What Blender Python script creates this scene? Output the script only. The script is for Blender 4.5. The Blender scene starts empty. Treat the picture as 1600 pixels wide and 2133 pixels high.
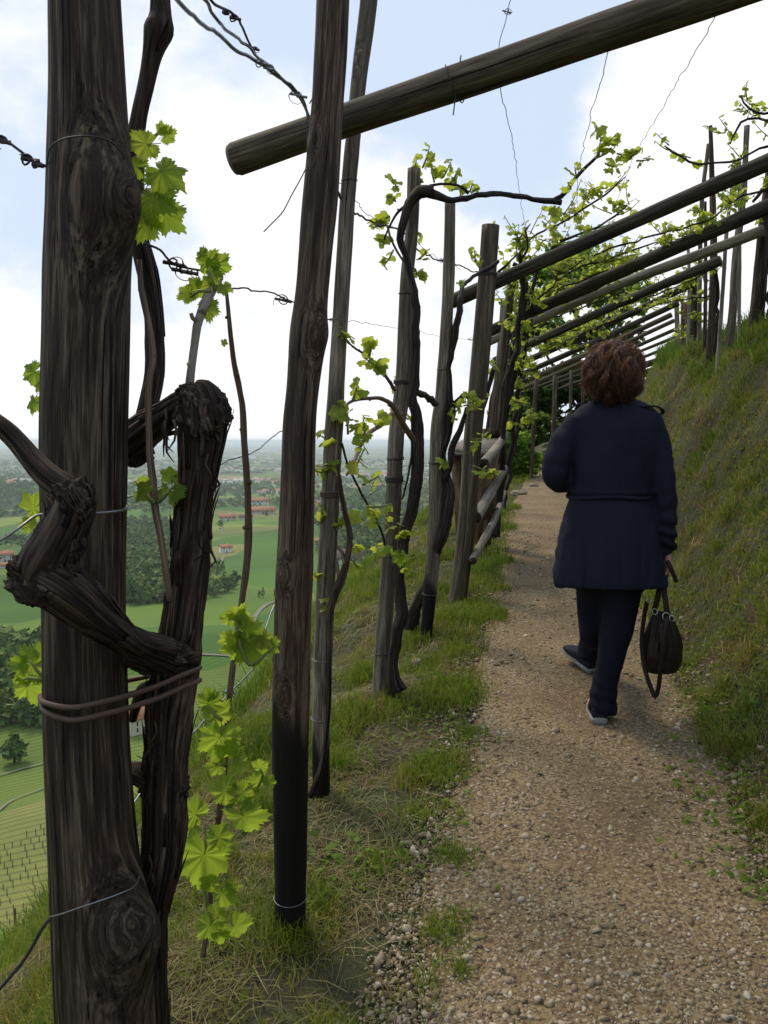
import bpy, math, random
import numpy as np
from mathutils import Vector, Matrix, Quaternion
rng = np.random.default_rng(7)
random.seed(7)
R = math.radians
S = bpy.context.scene
COL = S.collection

# ------------------------------------------------------------------ camera, sky, sun, exposure
CAMH = 1.5
PITCH = R(4.9)
F = 1725.0
cam = bpy.data.cameras.new('camera')
cam.sensor_fit = 'VERTICAL'; cam.sensor_height = 36.0; cam.lens = F / 2133 * 36
cam.clip_start = 0.05; cam.clip_end = 90000
camo = bpy.data.objects.new('camera', cam); COL.objects.link(camo)
camo.location = (0, 0, CAMH); camo.rotation_euler = (R(90) - PITCH, 0, 0)
S.camera = camo

SUN_EL, SUN_AZ = R(52), R(-38)          # azimuth from +Y, positive to the right
w = bpy.data.worlds.new('World'); S.world = w; w.use_nodes = True
nt = w.node_tree; nt.nodes.clear()
def N(tree, typ, **k):
    n = tree.nodes.new(typ)
    for a, b in k.items():
        if a == 'inp':
            for kk, v in b.items(): n.inputs[kk].default_value = v
        else: setattr(n, a, b)
    return n
def mathn(tree, op, a, b=None, clamp=False):
    n = tree.nodes.new('ShaderNodeMath'); n.operation = op; n.use_clamp = clamp
    for i, v in enumerate((a, b)):
        if v is None: continue
        if isinstance(v, (int, float)): n.inputs[i].default_value = v
        else: tree.links.new(v, n.inputs[i])
    return n.outputs[0]
def ramp(tree, fac, stops, interp='LINEAR'):
    n = tree.nodes.new('ShaderNodeValToRGB'); cr = n.color_ramp; cr.interpolation = interp
    while len(cr.elements) < len(stops): cr.elements.new(0.5)
    for e, (p, c) in zip(cr.elements, stops):
        e.position = p; e.color = c if len(c) == 4 else (*c, 1)
    if fac is not None: tree.links.new(fac, n.inputs['Fac'])
    return n
def mixc(tree, fac, a, b, mode='MIX'):
    n = tree.nodes.new('ShaderNodeMix'); n.data_type = 'RGBA'; n.blend_type = mode
    for idx, v in ((0, fac), (6, a), (7, b)):
        if isinstance(v, (int, float)): n.inputs[idx].default_value = v
        elif isinstance(v, tuple): n.inputs[idx].default_value = v if len(v) == 4 else (*v, 1)
        else: tree.links.new(v, n.inputs[idx])
    return n.outputs[2]
def mapping(tree, vec, scale, loc=(0, 0, 0)):
    m = N(tree, 'ShaderNodeMapping', inp={'Scale': scale, 'Location': loc})
    tree.links.new(vec, m.inputs['Vector']); return m.outputs[0]
def noise(tree, vec, scale, detail=4, rough=0.55, dist=0.0):
    n = N(tree, 'ShaderNodeTexNoise', inp={'Scale': scale, 'Detail': detail, 'Roughness': rough, 'Distortion': dist})
    if vec is not None: tree.links.new(vec, n.inputs['Vector'])
    return n.outputs['Fac']
sky = N(nt, 'ShaderNodeTexSky', sky_type='NISHITA', sun_disc=False)
sky.sun_elevation = SUN_EL; sky.sun_rotation = SUN_AZ % (2 * math.pi)
sky.air_density = 1.0; sky.dust_density = 1.5; sky.ozone_density = 1.0
tc = N(nt, 'ShaderNodeTexCoord')
gen = tc.outputs['Generated']
sep = N(nt, 'ShaderNodeSeparateXYZ'); nt.links.new(gen, sep.inputs[0])
veil = mixc(nt, 0.88, sky.outputs['Color'], (7.7, 9.0, 11.0))         # thin high haze over the blue
def pix_dir(px, py):
    a, b = (px - 800) / F, (1066.5 - py) / F
    v = Vector((a, math.cos(PITCH) + b * math.sin(PITCH), -math.sin(PITCH) + b * math.cos(PITCH)))
    return v.normalized()
# clouds: soft banks placed by direction in the sky, edges broken with noise
warp = noise(nt, mapping(nt, gen, (1, 1, 1.7)), 3.2, 7, 0.6)
fine = noise(nt, mapping(nt, gen, (1, 1, 1.6), (3, 1, 2)), 7.0, 6, 0.55)
elev = sep.outputs['Z']
cl = mathn(nt, 'MULTIPLY', mathn(nt, 'SUBTRACT', 0.15, elev), 6.0, True)  # white towards the horizon
for px, py, wdt, amp in ((1400, 205, .085, .9), (1600, 450, .17, .8), (1330, 600, .12, .3), (1600, 120, .08, .5), (560, 520, .15, .8), (30, 640, .09, .5),
                         (20, 60, .14, .38), (330, 150, .14, .22), (455, 340, .05, .4), (850, 640, .14, .5), (1560, 60, .12, .3)):
    d = pix_dir(px, py)
    n = N(nt, 'ShaderNodeVectorMath', operation='DISTANCE'); nt.links.new(gen, n.inputs[0]); n.inputs[1].default_value = d
    g = mathn(nt, 'MULTIPLY', mathn(nt, 'SUBTRACT', 1.0, mathn(nt, 'DIVIDE', n.outputs['Value'], wdt * 1.6), True), amp * 1.7)
    cl = mathn(nt, 'ADD', cl, g)
wsum = mathn(nt, 'ADD', mathn(nt, 'MULTIPLY', mathn(nt, 'SUBTRACT', warp, .5), 2.3), mathn(nt, 'MULTIPLY', mathn(nt, 'SUBTRACT', fine, .5), 0.9))
cl = mathn(nt, 'ADD', cl, wsum)
# away from the picture the same broken cloud goes on
cl2 = mathn(nt, 'MULTIPLY', mathn(nt, 'SUBTRACT', mathn(nt, 'ADD', warp, mathn(nt, 'MULTIPLY', fine, .3)), 0.70), 3.0, True)
cmask = ramp(nt, mathn(nt, 'ADD', cl, mathn(nt, 'MULTIPLY', cl2, .45)), ((0.34, (0, 0, 0)), (1.05, (1, 1, 1))), 'EASE').outputs[0]
cloudc = mixc(nt, fine, (9.4, 9.7, 10.4), (13.2, 13.0, 12.8))
skyc = mixc(nt, cmask, veil, cloudc)
bg = N(nt, 'ShaderNodeBackground', inp={'Strength': 0.098}); nt.links.new(skyc, bg.inputs['Color'])
ow = N(nt, 'ShaderNodeOutputWorld'); nt.links.new(bg.outputs[0], ow.inputs['Surface'])
w.cycles.sampling_method = 'MANUAL'; w.cycles.sample_map_resolution = 512

sl = bpy.data.lights.new('sun', 'SUN'); sl.energy = 2.6; sl.angle = R(14); sl.color = (1.0, 0.87, 0.66)
so = bpy.data.objects.new('sun', sl); COL.objects.link(so)
sd = Vector((math.sin(SUN_AZ) * math.cos(SUN_EL), math.cos(SUN_AZ) * math.cos(SUN_EL), math.sin(SUN_EL)))
so.rotation_euler = (-sd).to_track_quat('-Z', 'Y').to_euler(); so.location = (0, 0, 40)
S.view_settings.view_transform = 'Standard'; S.view_settings.look = 'None'
S.view_settings.exposure = -0.06; S.view_settings.gamma = 1.0; S.view_settings.use_curve_mapping = False
S.render.engine = 'CYCLES'
S.cycles.max_bounces = 7; S.cycles.transparent_max_bounces = 8; S.cycles.diffuse_bounces = 3
S.cycles.use_denoising = True; S.cycles.volume_bounces = 2

# ------------------------------------------------------------------ helpers
def P(px, py, d):
    """point seen at photo pixel (px,py) at forward distance d"""
    a, b = (px - 800) / F, (1066.5 - py) / F
    v = np.array((a, math.cos(PITCH) + b * math.sin(PITCH), -math.sin(PITCH) + b * math.cos(PITCH)))
    v = v * (d / v[1]); return v + np.array((0, 0, CAMH))
def zc(p):
    return p[1] * math.cos(PITCH) - (p[2] - CAMH) * math.sin(PITCH)
def hash3(i, j, k, s):
    h = (i * 374761393 + j * 668265263 + k * 2147483647 + s * 974634777) & 0xffffffff
    h = ((h ^ (h >> 13)) * 1274126177) & 0xffffffff
    h = (h ^ (h >> 16)) & 0xffffffff
    return h / 4294967295.0 * 2 - 1
def vn(x, y, z=0.0, s=0):
    x, y, z = np.broadcast_arrays(np.asarray(x, float), np.asarray(y, float), np.asarray(z, float))
    i, j, k = np.floor(x).astype(np.int64), np.floor(y).astype(np.int64), np.floor(z).astype(np.int64)
    u, v, t = x - i, y - j, z - k
    u, v, t = (q * q * (3 - 2 * q) for q in (u, v, t))
    o = 0
    for a in (0, 1):
        for b in (0, 1):
            for c in (0, 1):
                o = o + hash3(i + a, j + b, k + c, s) * (u if a else 1 - u) * (v if b else 1 - v) * (t if c else 1 - t)
    return o
def fbm(x, y, z=0.0, s=0, o=3):
    r = 0; a = 1.0
    for q in range(o):
        r = r + a * vn(np.asarray(x) * 2**q, np.asarray(y) * 2**q, np.asarray(z) * 2**q, s + q); a *= .5
    return r
def make_mesh(name, V, quads=None, tris=None, attrs=None, mats=(), midx=None, smooth=True):
    me = bpy.data.meshes.new(name)
    V = np.asarray(V, np.float32)
    q = np.zeros((0, 4), np.int32) if quads is None or len(quads) == 0 else np.asarray(quads, np.int32)
    t = np.zeros((0, 3), np.int32) if tris is None or len(tris) == 0 else np.asarray(tris, np.int32)
    me.vertices.add(len(V)); me.vertices.foreach_set('co', V.ravel())
    me.loops.add(q.size + t.size); me.loops.foreach_set('vertex_index', np.concatenate((q.ravel(), t.ravel())))
    me.polygons.add(len(q) + len(t))
    ls = np.concatenate((np.arange(len(q)) * 4, q.size + np.arange(len(t)) * 3))
    me.polygons.foreach_set('loop_start', ls.astype(np.int32))
    for m in mats: me.materials.append(m)
    me.update(calc_edges=True); me.validate()
    if smooth: me.polygons.foreach_set('use_smooth', np.ones(len(me.polygons), bool))
    if midx is not None and len(midx) == len(me.polygons): me.polygons.foreach_set('material_index', np.asarray(midx, np.int32))
    for k, a in (attrs or {}).items():
        a = np.asarray(a, np.float32)
        if a.ndim == 2: at = me.attributes.new(k, 'FLOAT_VECTOR', 'POINT'); at.data.foreach_set('vector', a.ravel())
        else: at = me.attributes.new(k, 'FLOAT', 'POINT'); at.data.foreach_set('value', a)
    return me
class MB:
    def __init__(s): s.V = []; s.Q = []; s.T = []; s.G = []; s.X = []; s.qm = []; s.tm = []; s.n = 0
    def add(s, V, Q=None, T=None, gc=None, x=None, m=0):
        V = np.asarray(V, float); k = len(V)
        s.V.append(V)
        if Q is not None and len(Q): s.Q.append(np.asarray(Q) + s.n); s.qm.append(np.full(len(Q), m))
        if T is not None and len(T): s.T.append(np.asarray(T) + s.n); s.tm.append(np.full(len(T), m))
        s.G.append(V if gc is None else gc)
        s.X.append(np.zeros(k) if x is None else (np.full(k, x) if np.isscalar(x) else x)); s.n += k
        return s
    def mesh(s, name, mats, origin=(0, 0, 0), smooth=True):
        V = np.concatenate(s.V) - np.asarray(origin)
        Q = np.concatenate(s.Q) if s.Q else None; T = np.concatenate(s.T) if s.T else None
        mi = np.concatenate((s.qm or []) + (s.tm or []))
        return make_mesh(name, V, Q, T, {'gc': np.concatenate(s.G), 'rnd': np.concatenate(s.X)}, mats if isinstance(mats, (list, tuple)) else [mats], mi, smooth)
    def build(s, name, mats, parent=None, origin=None, smooth=True):
        if origin is None: origin = world_of(parent) if parent is not None else (0, 0, 0)
        o = bpy.data.objects.new(name, s.mesh(name, mats, origin, smooth)); COL.objects.link(o)
        if parent is not None: o.parent = parent
        else: o.location = origin
        return o
def world_of(o):
    l = np.array((0., 0., 0.))
    while o is not None: l = l + np.array(o.location); o = o.parent
    return l
def tag(o, label=None, cat=None, group=None, kind=None):
    if label: o['label'] = label
    if cat: o['category'] = cat
    if group: o['group'] = group
    if kind: o['kind'] = kind
    return o
def thing(name, loc, label, cat, group=None):
    o = bpy.data.objects.new(name, None); COL.objects.link(o); o.location = tuple(loc); o.empty_display_size = .1
    return tag(o, label, cat, group)
def resample(pts, rad, step):
    pts = np.asarray(pts, float); rad = np.asarray(rad, float)
    n = len(pts)
    if n == 2:
        L = np.linalg.norm(pts[1] - pts[0]); k = max(2, int(L / step) + 1); u = np.linspace(0, 1, k)[:, None]
        return pts[0] * (1 - u) + pts[1] * u, rad[0] * (1 - u[:, 0]) + rad[1] * u[:, 0]
    A = np.vstack((2 * pts[0] - pts[1], pts, 2 * pts[-1] - pts[-2])); B = np.concatenate(([rad[0]], rad, [rad[-1]]))
    oP, oR = [], []
    for i in range(1, n):
        p0, p1, p2, p3 = A[i - 1:i + 3]; r0, r1, r2, r3 = B[i - 1:i + 3]
        k = max(1, int(math.ceil(np.linalg.norm(p2 - p1) / step)))
        t = np.arange(k) / k
        f = lambda a, b, c, d, t: .5 * (2 * b + (c - a) * t + (2 * a - 5 * b + 4 * c - d) * t * t + (3 * b - a - 3 * c + d) * t**3)
        oP.append(f(p0, p1, p2, p3, t[:, None])); oR.append(np.maximum(f(r0, r1, r2, r3, t), min(r1, r2) * .6))
    return np.vstack(oP + [pts[-1:]]), np.concatenate(oR + [rad[-1:]])
def tube(pts, rad, sides=10, step=.03, lump=0.0, ridge=0.0, rk=3.0, flat=1.0, flatdir=None, seed=0, wob=0.0, cap=True, mod=None):
    p, r = resample(pts, rad, step)
    if wob:
        q = np.arange(len(p)) * step
        for c in range(3): p[:, c] += wob * fbm(q * 9 + 31 * c, 0 * q + seed, 0, 5)
    n = len(p)
    T = np.gradient(p, axis=0); T /= np.linalg.norm(T, axis=1)[:, None] + 1e-12
    L = np.concatenate(([0], np.cumsum(np.linalg.norm(np.diff(p, axis=0), axis=1))))
    ref = np.array(flatdir if flatdir is not None else (0.0, -1.0, 0.0), float)
    if abs(T[0] @ ref) > .9 and flatdir is None: ref = np.array((1.0, 0, 0))
    Nn = np.zeros_like(T); a = ref - T[0] * (ref @ T[0]); Nn[0] = a / np.linalg.norm(a)
    for i in range(1, n):
        a = (ref if flatdir is not None else Nn[i - 1]); a = a - T[i] * (a @ T[i]); Nn[i] = a / (np.linalg.norm(a) + 1e-9)
    Bn = np.cross(T, Nn)
    th = np.arange(sides) * 2 * math.pi / sides
    ct, st = np.cos(th), np.sin(th)
    rr = np.repeat(r[:, None], sides, 1)
    Lg = L[:, None] + 0 * rr
    R0 = float(np.mean(r))
    if lump: rr = rr * (1 + lump * fbm(ct * 1.3 + seed * 7.1, st * 1.3, Lg / (R0 * 5.0), seed, 3))
    if ridge: rr = rr * (1 + ridge * fbm(ct * rk + seed * 3.3, st * rk, Lg / (R0 * 9.0), seed + 9, 3))
    if mod is not None: rr = mod(rr, th[None, :] + 0 * rr, Lg)
    V = p[:, None, :] + rr[..., None] * (Nn[:, None, :] * ct[None, :, None] * flat + Bn[:, None, :] * st[None, :, None])
    gc = np.stack((ct[None] * R0 + 0 * Lg + seed * 1.7, st[None] * R0 + 0 * Lg, Lg + seed * .37), -1)
    V = V.reshape(-1, 3); gc = gc.reshape(-1, 3)
    i = np.arange(n - 1)[:, None] * sides; j = np.arange(sides)[None]; j2 = (j + 1) % sides
    Q = np.stack((i + j, i + j2, i + sides + j2, i + sides + j), -1).reshape(-1, 4)
    Tr = []
    if cap:
        k = len(V); e = .25 * r[[0, -1]]
        V = np.vstack((V, p[0] - T[0] * e[0] * .3, p[-1] + T[-1] * e[1] * .3)); gc = np.vstack((gc, gc[0] * 0 + (seed, 0, 0), gc[-1] * 0 + (seed, 0, L[-1])))
        jj = np.arange(sides)
        Tr = np.vstack((np.stack((np.full(sides, k), (jj + 1) % sides, jj), -1), np.stack((np.full(sides, k + 1), (n - 1) * sides + jj, (n - 1) * sides + (jj + 1) % sides), -1)))
    return V, Q, Tr, gc
def addtube(mb, pts, rad, x=0.0, m=0, **k):
    if np.isscalar(rad): rad = [rad] * len(pts)
    V, Q, T, gc = tube(pts, rad, **k); mb.add(V, Q, T, gc, x, m); return mb
def pxpath(L, d):
    """[(px,py,w)...] photo widths -> world points and radii; d a number, list or function"""
    pts, rad = [], []
    for i, q in enumerate(L):
        dd = q[3] if len(q) > 3 else (d if np.isscalar(d) else d[i])
        p = P(q[0], q[1], dd); pts.append(p); rad.append(q[2] / 2 / F * zc(p))
    return np.array(pts), np.array(rad)

# ------------------------------------------------------------------ terrain heights
def xl(y):
    y = np.asarray(y, float); c = np.clip(y - 8, 0, 22)
    return -.244 + .18 * y + .009 * c * c + .396 * np.maximum(y - 30, 0)
PW = .96
def zp(y):
    y = np.asarray(y, float)
    return .077 * np.clip(y, -8, 24) + .035 * np.clip(y - 24, 0, 30)
_k = np.array([(-1, 0), (0, .0), (.5, .05), (1.0, .19), (1.4, .42), (1.8, .88), (2.5, 1.62), (3.2, 2.4), (6, 5.3), (12, 11), (25, 21), (44, 35), (110, 74), (190, 90), (385, 95), (660, 110), (900, 118), (1700, 150), (6000, 156), (60000, 162)])
_u = np.linspace(0, math.log(60001), 6000)
_d = np.interp(np.exp(_u) - 1, _k[:, 0], _k[:, 1]); _w = np.hanning(91); _w /= _w.sum()
_d = np.convolve(np.pad(_d, 45, mode='edge'), _w, mode='valid')
def drop(t): return np.interp(np.log1p(np.maximum(t, 0)), _u, _d)
_b = np.array([(-1, 0), (0, .0), (.12, .05), (.3, .3), (.7, 1.0), (1.05, 1.54), (1.3, 1.77), (1.6, 1.88), (2.5, 1.98), (5, 2.4), (12, 4.2), (40, 9), (400, 12)])
BUMPS = [(-95, 330, 45, 60, 11), (-330, 620, 130, 120, 12), (10, 560, 80, 100, -8), (60, 900, 200, 150, 10), (-500, 1500, 300, 300, 14), (-1200, 2200, 500, 500, 45), (-60, 170, 45, 30, 6)]
def H(x, y, fine=True):
    x = np.asarray(x, float); y = np.asarray(y, float)
    t = xl(y) - x
    z = zp(y) - drop(t)
    r = -t - PW
    z = z + np.interp(r, _b[:, 0], _b[:, 1]) * (1 + .12 * fbm(y * .8, y * 0, 0, 3, 2))
    far = np.clip((t - 40) / 100, 0, 1)
    z = z + far * (3.5 * fbm(x / 140, y / 140, 0, 21, 3))
    for bx, by, sx, sy, h in BUMPS: z = z + h * np.exp(-((x - bx) / sx)**2 - ((y - by) / sy)**2) * np.clip((t - 20) / 60, 0, 1)
    if fine:
        off = np.clip(np.maximum(t - .0, r) / .35, 0, 1)
        z = z + off * (.05 * fbm(x * 1.6, y * 1.6, 0, 11, 2) + .022 * fbm(x * 6, y * 6, 0, 12, 2)) + .008 * fbm(x * 3, y * 3, 0, 14, 2)
        z = z + np.clip(r * 1.6, 0, 1) * (.10 * fbm(x * 2.6, y * 2.6, 0, 15, 2) + .05 * fbm(x * 7, y * 5, 0, 16, 2))
    return z
def hit(px, py, rmin=1.2, rmax=60000):
    """where the sight line through a photo pixel meets the terrain"""
    d = np.array(pix_dir(px, py)); o = np.array((0, 0, CAMH))
    for k in range(3):
        r = np.exp(np.linspace(math.log(rmin), math.log(rmax), 900 if k == 0 else 24))
        q = o + r[:, None] * d
        g = q[:, 2] - H(q[:, 0], q[:, 1], rmin < 25)
        i = int(np.argmax(g < 0))
        if g[i] >= 0: i = len(r) - 1; break
        if i == 0: break
        rmin, rmax = r[i - 1], r[i]
    p = q[i]; return np.array((p[0], p[1], float(H(p[0], p[1]))))

# ------------------------------------------------------------------ materials
def newmat(name):
    m = bpy.data.materials.new(name); m.use_nodes = True; t = m.node_tree; t.nodes.clear()
    o = N(t, 'ShaderNodeOutputMaterial'); b = N(t, 'ShaderNodeBsdfPrincipled'); t.links.new(b.outputs[0], o.inputs[0])
    return m, t, b, o
def bump(t, b, h, strength=.5, dist=.01):
    n = N(t, 'ShaderNodeBump', inp={'Strength': strength, 'Distance': dist}); t.links.new(h, n.inputs['Height']); t.links.new(n.outputs[0], b.inputs['Normal'])
def attr(t, name, vec=False):
    a = N(t, 'ShaderNodeAttribute', attribute_name=name); return a.outputs['Vector' if vec else 'Fac']
def plain(name, c, rough=.6, metal=0, var=0.0, scale=20):
    m, t, b, o = newmat(name); b.inputs['Roughness'].default_value = rough; b.inputs['Metallic'].default_value = metal
    b.inputs['Base Color'].default_value = (*c, 1); b.inputs['Specular IOR Level'].default_value = .2 if not metal else .5
    if var:
        f = noise(t, N(t, 'ShaderNodeTexCoord').outputs['Object'], scale, 5)
        t.links.new(mixc(t, f, tuple(v * (1 - var) for v in c), tuple(v * (1 + var) for v in c)), b.inputs['Base Color'])
        bump(t, b, f, .3, .004)
    return m
def wood(name, dark, mid, light, sc=1.0, rough=.75, crack=.45, bd=.004):
    m, t, b, o = newmat(name); g = attr(t, 'gc', True)
    f1 = noise(t, mapping(t, g, (60 * sc, 60 * sc, 3.2 * sc)), 1, 7, .62, .5)
    f2 = noise(t, mapping(t, g, (260 * sc, 260 * sc, 14 * sc), (5, 3, 1)), 1, 4, .6)
    f3 = noise(t, mapping(t, g, (5, 5, 1.6), (2, 7, 4)), 1, 4, .5)
    f4 = noise(t, mapping(t, g, (120 * sc, 120 * sc, 1.7 * sc), (9, 3, 7)), 1, 3, .5)
    s = mathn(t, 'ADD', mathn(t, 'MULTIPLY', f1, .65), mathn(t, 'MULTIPLY', f2, .35))
    c = ramp(t, s, ((.38, dark), (.5, mid), (.62, light))).outputs[0]
    c = mixc(t, mathn(t, 'MULTIPLY', mathn(t, 'SUBTRACT', f3, .42), 2.6, True), c, tuple(v * .45 for v in mid))
    ck = ramp(t, f4, ((crack - .1, (0, 0, 0)), (crack - .04, (1, 1, 1)))).outputs[0]
    c = mixc(t, ck, tuple(v * .25 for v in dark), c)
    tar = attr(t, 'rnd')
    c = mixc(t, mathn(t, 'MULTIPLY', tar, 1.0, True), c, (.006, .0045, .0035))
    t.links.new(c, b.inputs['Base Color']); b.inputs['Roughness'].default_value = rough; b.inputs['Specular IOR Level'].default_value = .22
    bump(t, b, mathn(t, 'ADD', s, mathn(t, 'MULTIPLY', ck, .6)), .9, bd)
    return m
M = {}
M['post_old'] = wood('old_post_wood', (.008, .004, .0025), (.042, .026, .0165), (.155, .112, .075), crack=.43, bd=.006)
M['post_knot'] = M['post_old']
M['post_grey'] = wood('grey_post_wood', (.040, .028, .018), (.135, .106, .076), (.29, .245, .19), crack=.40)
M['post_red'] = wood('brown_post_wood', (.016, .008, .005), (.068, .042, .028), (.19, .138, .092), crack=.42)
M['beam'] = wood('beam_wood', (.025, .017, .010), (.080, .058, .037), (.17, .135, .092), sc=.6, crack=.40)
M['beam_dark'] = wood('dark_beam_wood', (.012, .010, .006), (.038, .032, .019), (.085, .072, .048), sc=.6, crack=.40)
M['log'] = wood('pale_log_wood', (.09, .075, .055), (.23, .20, .155), (.36, .33, .27), sc=.8, crack=.36)
M['plank'] = wood('brown_box_wood', (.07, .04, .02), (.17, .105, .06), (.27, .185, .12), sc=.6, crack=.34)
M['bark'] = wood('vine_bark', (.004, .002, .0015), (.034, .0195, .0135), (.15, .105, .072), sc=1.3, crack=.47, bd=.006)
M['bark_far'] = wood('dark_vine_bark', (.006, .004, .003), (.028, .019, .014), (.07, .052, .04), sc=1.3, crack=.45, bd=.006)
M['cane'] = wood('cane_bark', (.06, .035, .022), (.15, .095, .065), (.26, .185, .13), sc=2.0, crack=.38, bd=.001)
M['endgrain'] = plain('sawn_end_grain', (.16, .13, .10), .8, 0, .4, 60)
M['tree_bark'] = plain('tree_bark', (.03, .024, .018), .9, 0, .4, 8)
M['wire'] = plain('zinc_wire', (.22, .23, .25), .42, .8, .3, 60)
M['wire_dark'] = plain('rusty_wire', (.05, .042, .045), .6, .5, .3, 60)
M['tie'] = plain('brown_rubber_tie', (.085, .050, .036), .5, 0, .2, 40)
M['stem'] = plain('green_shoot', (.16, .19, .05), .5, 0, .2, 50)

def leafmat(name, ca, cb, tr, veins=True, young=(.34, .22, .06)):
    m, t, b, o = newmat(name); g = attr(t, 'gc', True)
    oi = N(t, 'ShaderNodeObjectInfo').outputs['Random']
    rn = attr(t, 'rnd'); v = mathn(t, 'FRACT', mathn(t, 'ADD', oi, rn))
    c = mixc(t, v, ca, cb)
    f = noise(t, g, 3.0, 4); c = mixc(t, mathn(t, 'MULTIPLY', f, .35), c, tuple(x * .5 for x in ca))
    c = mixc(t, mathn(t, 'MULTIPLY', mathn(t, 'SUBTRACT', v, .86), 5, True), c, young)
    if veins:
        sp = N(t, 'ShaderNodeSeparateXYZ'); t.links.new(g, sp.inputs[0]); X, Y = sp.outputs[0], sp.outputs[1]
        mn = None
        for a in (90, 142, 38, 200, -20):
            ca_, sa_ = math.cos(R(a)), math.sin(R(a))
            cr = mathn(t, 'ABSOLUTE', mathn(t, 'SUBTRACT', mathn(t, 'MULTIPLY', X, sa_), mathn(t, 'MULTIPLY', Y, ca_)))
            dt = mathn(t, 'ADD', mathn(t, 'MULTIPLY', X, ca_), mathn(t, 'MULTIPLY', Y, sa_))
            q = mathn(t, 'ADD', cr, mathn(t, 'MULTIPLY', mathn(t, 'LESS_THAN', dt, 0.0), 1.0))
            # side veins run off each main vein
            sv = mathn(t, 'ABSOLUTE', mathn(t, 'SUBTRACT', mathn(t, 'FRACT', mathn(t, 'MULTIPLY', mathn(t, 'SUBTRACT', dt, mathn(t, 'MULTIPLY', cr, .95)), 6.5)), .5))
            sv = mathn(t, 'ADD', mathn(t, 'ADD', mathn(t, 'MULTIPLY', sv, .10), .012), mathn(t, 'MULTIPLY', mathn(t, 'GREATER_THAN', cr, .3), .5))
            sv = mathn(t, 'ADD', sv, mathn(t, 'MULTIPLY', mathn(t, 'LESS_THAN', dt, 0.0), 1.0))
            q = mathn(t, 'MINIMUM', q, sv)
            mn = q if mn is None else mathn(t, 'MINIMUM', mn, q)
        vm = ramp(t, mn, ((.012, (1, 1, 1)), (.032, (0, 0, 0)))).outputs[0]
        c = mixc(t, mathn(t, 'MULTIPLY', vm, .55), c, tuple(min(1, x * .55 + .02) for x in ca))
        bump(t, b, mathn(t, 'SUBTRACT', 1.0, vm), .5, .02)
    t.links.new(c, b.inputs['Base Color']); b.inputs['Roughness'].default_value = .55
    b.inputs['Specular IOR Level'].default_value = .3
    tl = N(t, 'ShaderNodeBsdfTranslucent'); c2 = mixc(t, .75, c, tr, 'MIX'); t.links.new(c2, tl.inputs['Color'])
    mx = N(t, 'ShaderNodeMixShader', inp={0: .62}); t.links.new(b.outputs[0], mx.inputs[1]); t.links.new(tl.outputs[0], mx.inputs[2])
    t.links.new(mx.outputs[0], o.inputs[0]); return m
M['leaf'] = leafmat('vine_leaf', (.09, .19, .022), (.25, .33, .05), (.46, .60, .05))
M['leaf_far'] = leafmat('vine_leaf_small', (.22, .30, .035), (.31, .37, .055), (.55, .62, .07), veins=False)
M['tree_leaf'] = leafmat('tree_leaf', (.045, .085, .022), (.075, .12, .03), (.13, .22, .035), veins=False, young=(.08, .13, .03))
M['bush_leaf'] = leafmat('bush_leaf', (.085, .17, .025), (.15, .25, .04), (.3, .48, .05), veins=False, young=(.2, .26, .05))

def grassmat(name, stops):
    m, t, b, o = newmat(name); v = attr(t, 'rnd')
    c = ramp(t, v, stops).outputs[0]
    t.links.new(c, b.inputs['Base Color']); b.inputs['Roughness'].default_value = .6; b.inputs['Specular IOR Level'].default_value = .25
    tl = N(t, 'ShaderNodeBsdfTranslucent'); t.links.new(c, tl.inputs['Color'])
    mx = N(t, 'ShaderNodeMixShader', inp={0: .4}); t.links.new(b.outputs[0], mx.inputs[1]); t.links.new(tl.outputs[0], mx.inputs[2])
    t.links.new(mx.outputs[0], o.inputs[0]); return m
M['grass'] = grassmat('grass_blades', ((0, (.08, .14, .012)), (.3, (.16, .24, .022)), (.5, (.24, .27, .032)), (.68, (.27, .225, .045)), (.85, (.30, .20, .075)), (1, (.38, .29, .13))))
M['hay'] = grassmat('cut_hay', ((0, (.13, .14, .04)), (.4, (.25, .22, .085)), (.75, (.36, .30, .14)), (1, (.20, .11, .05))))

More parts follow.
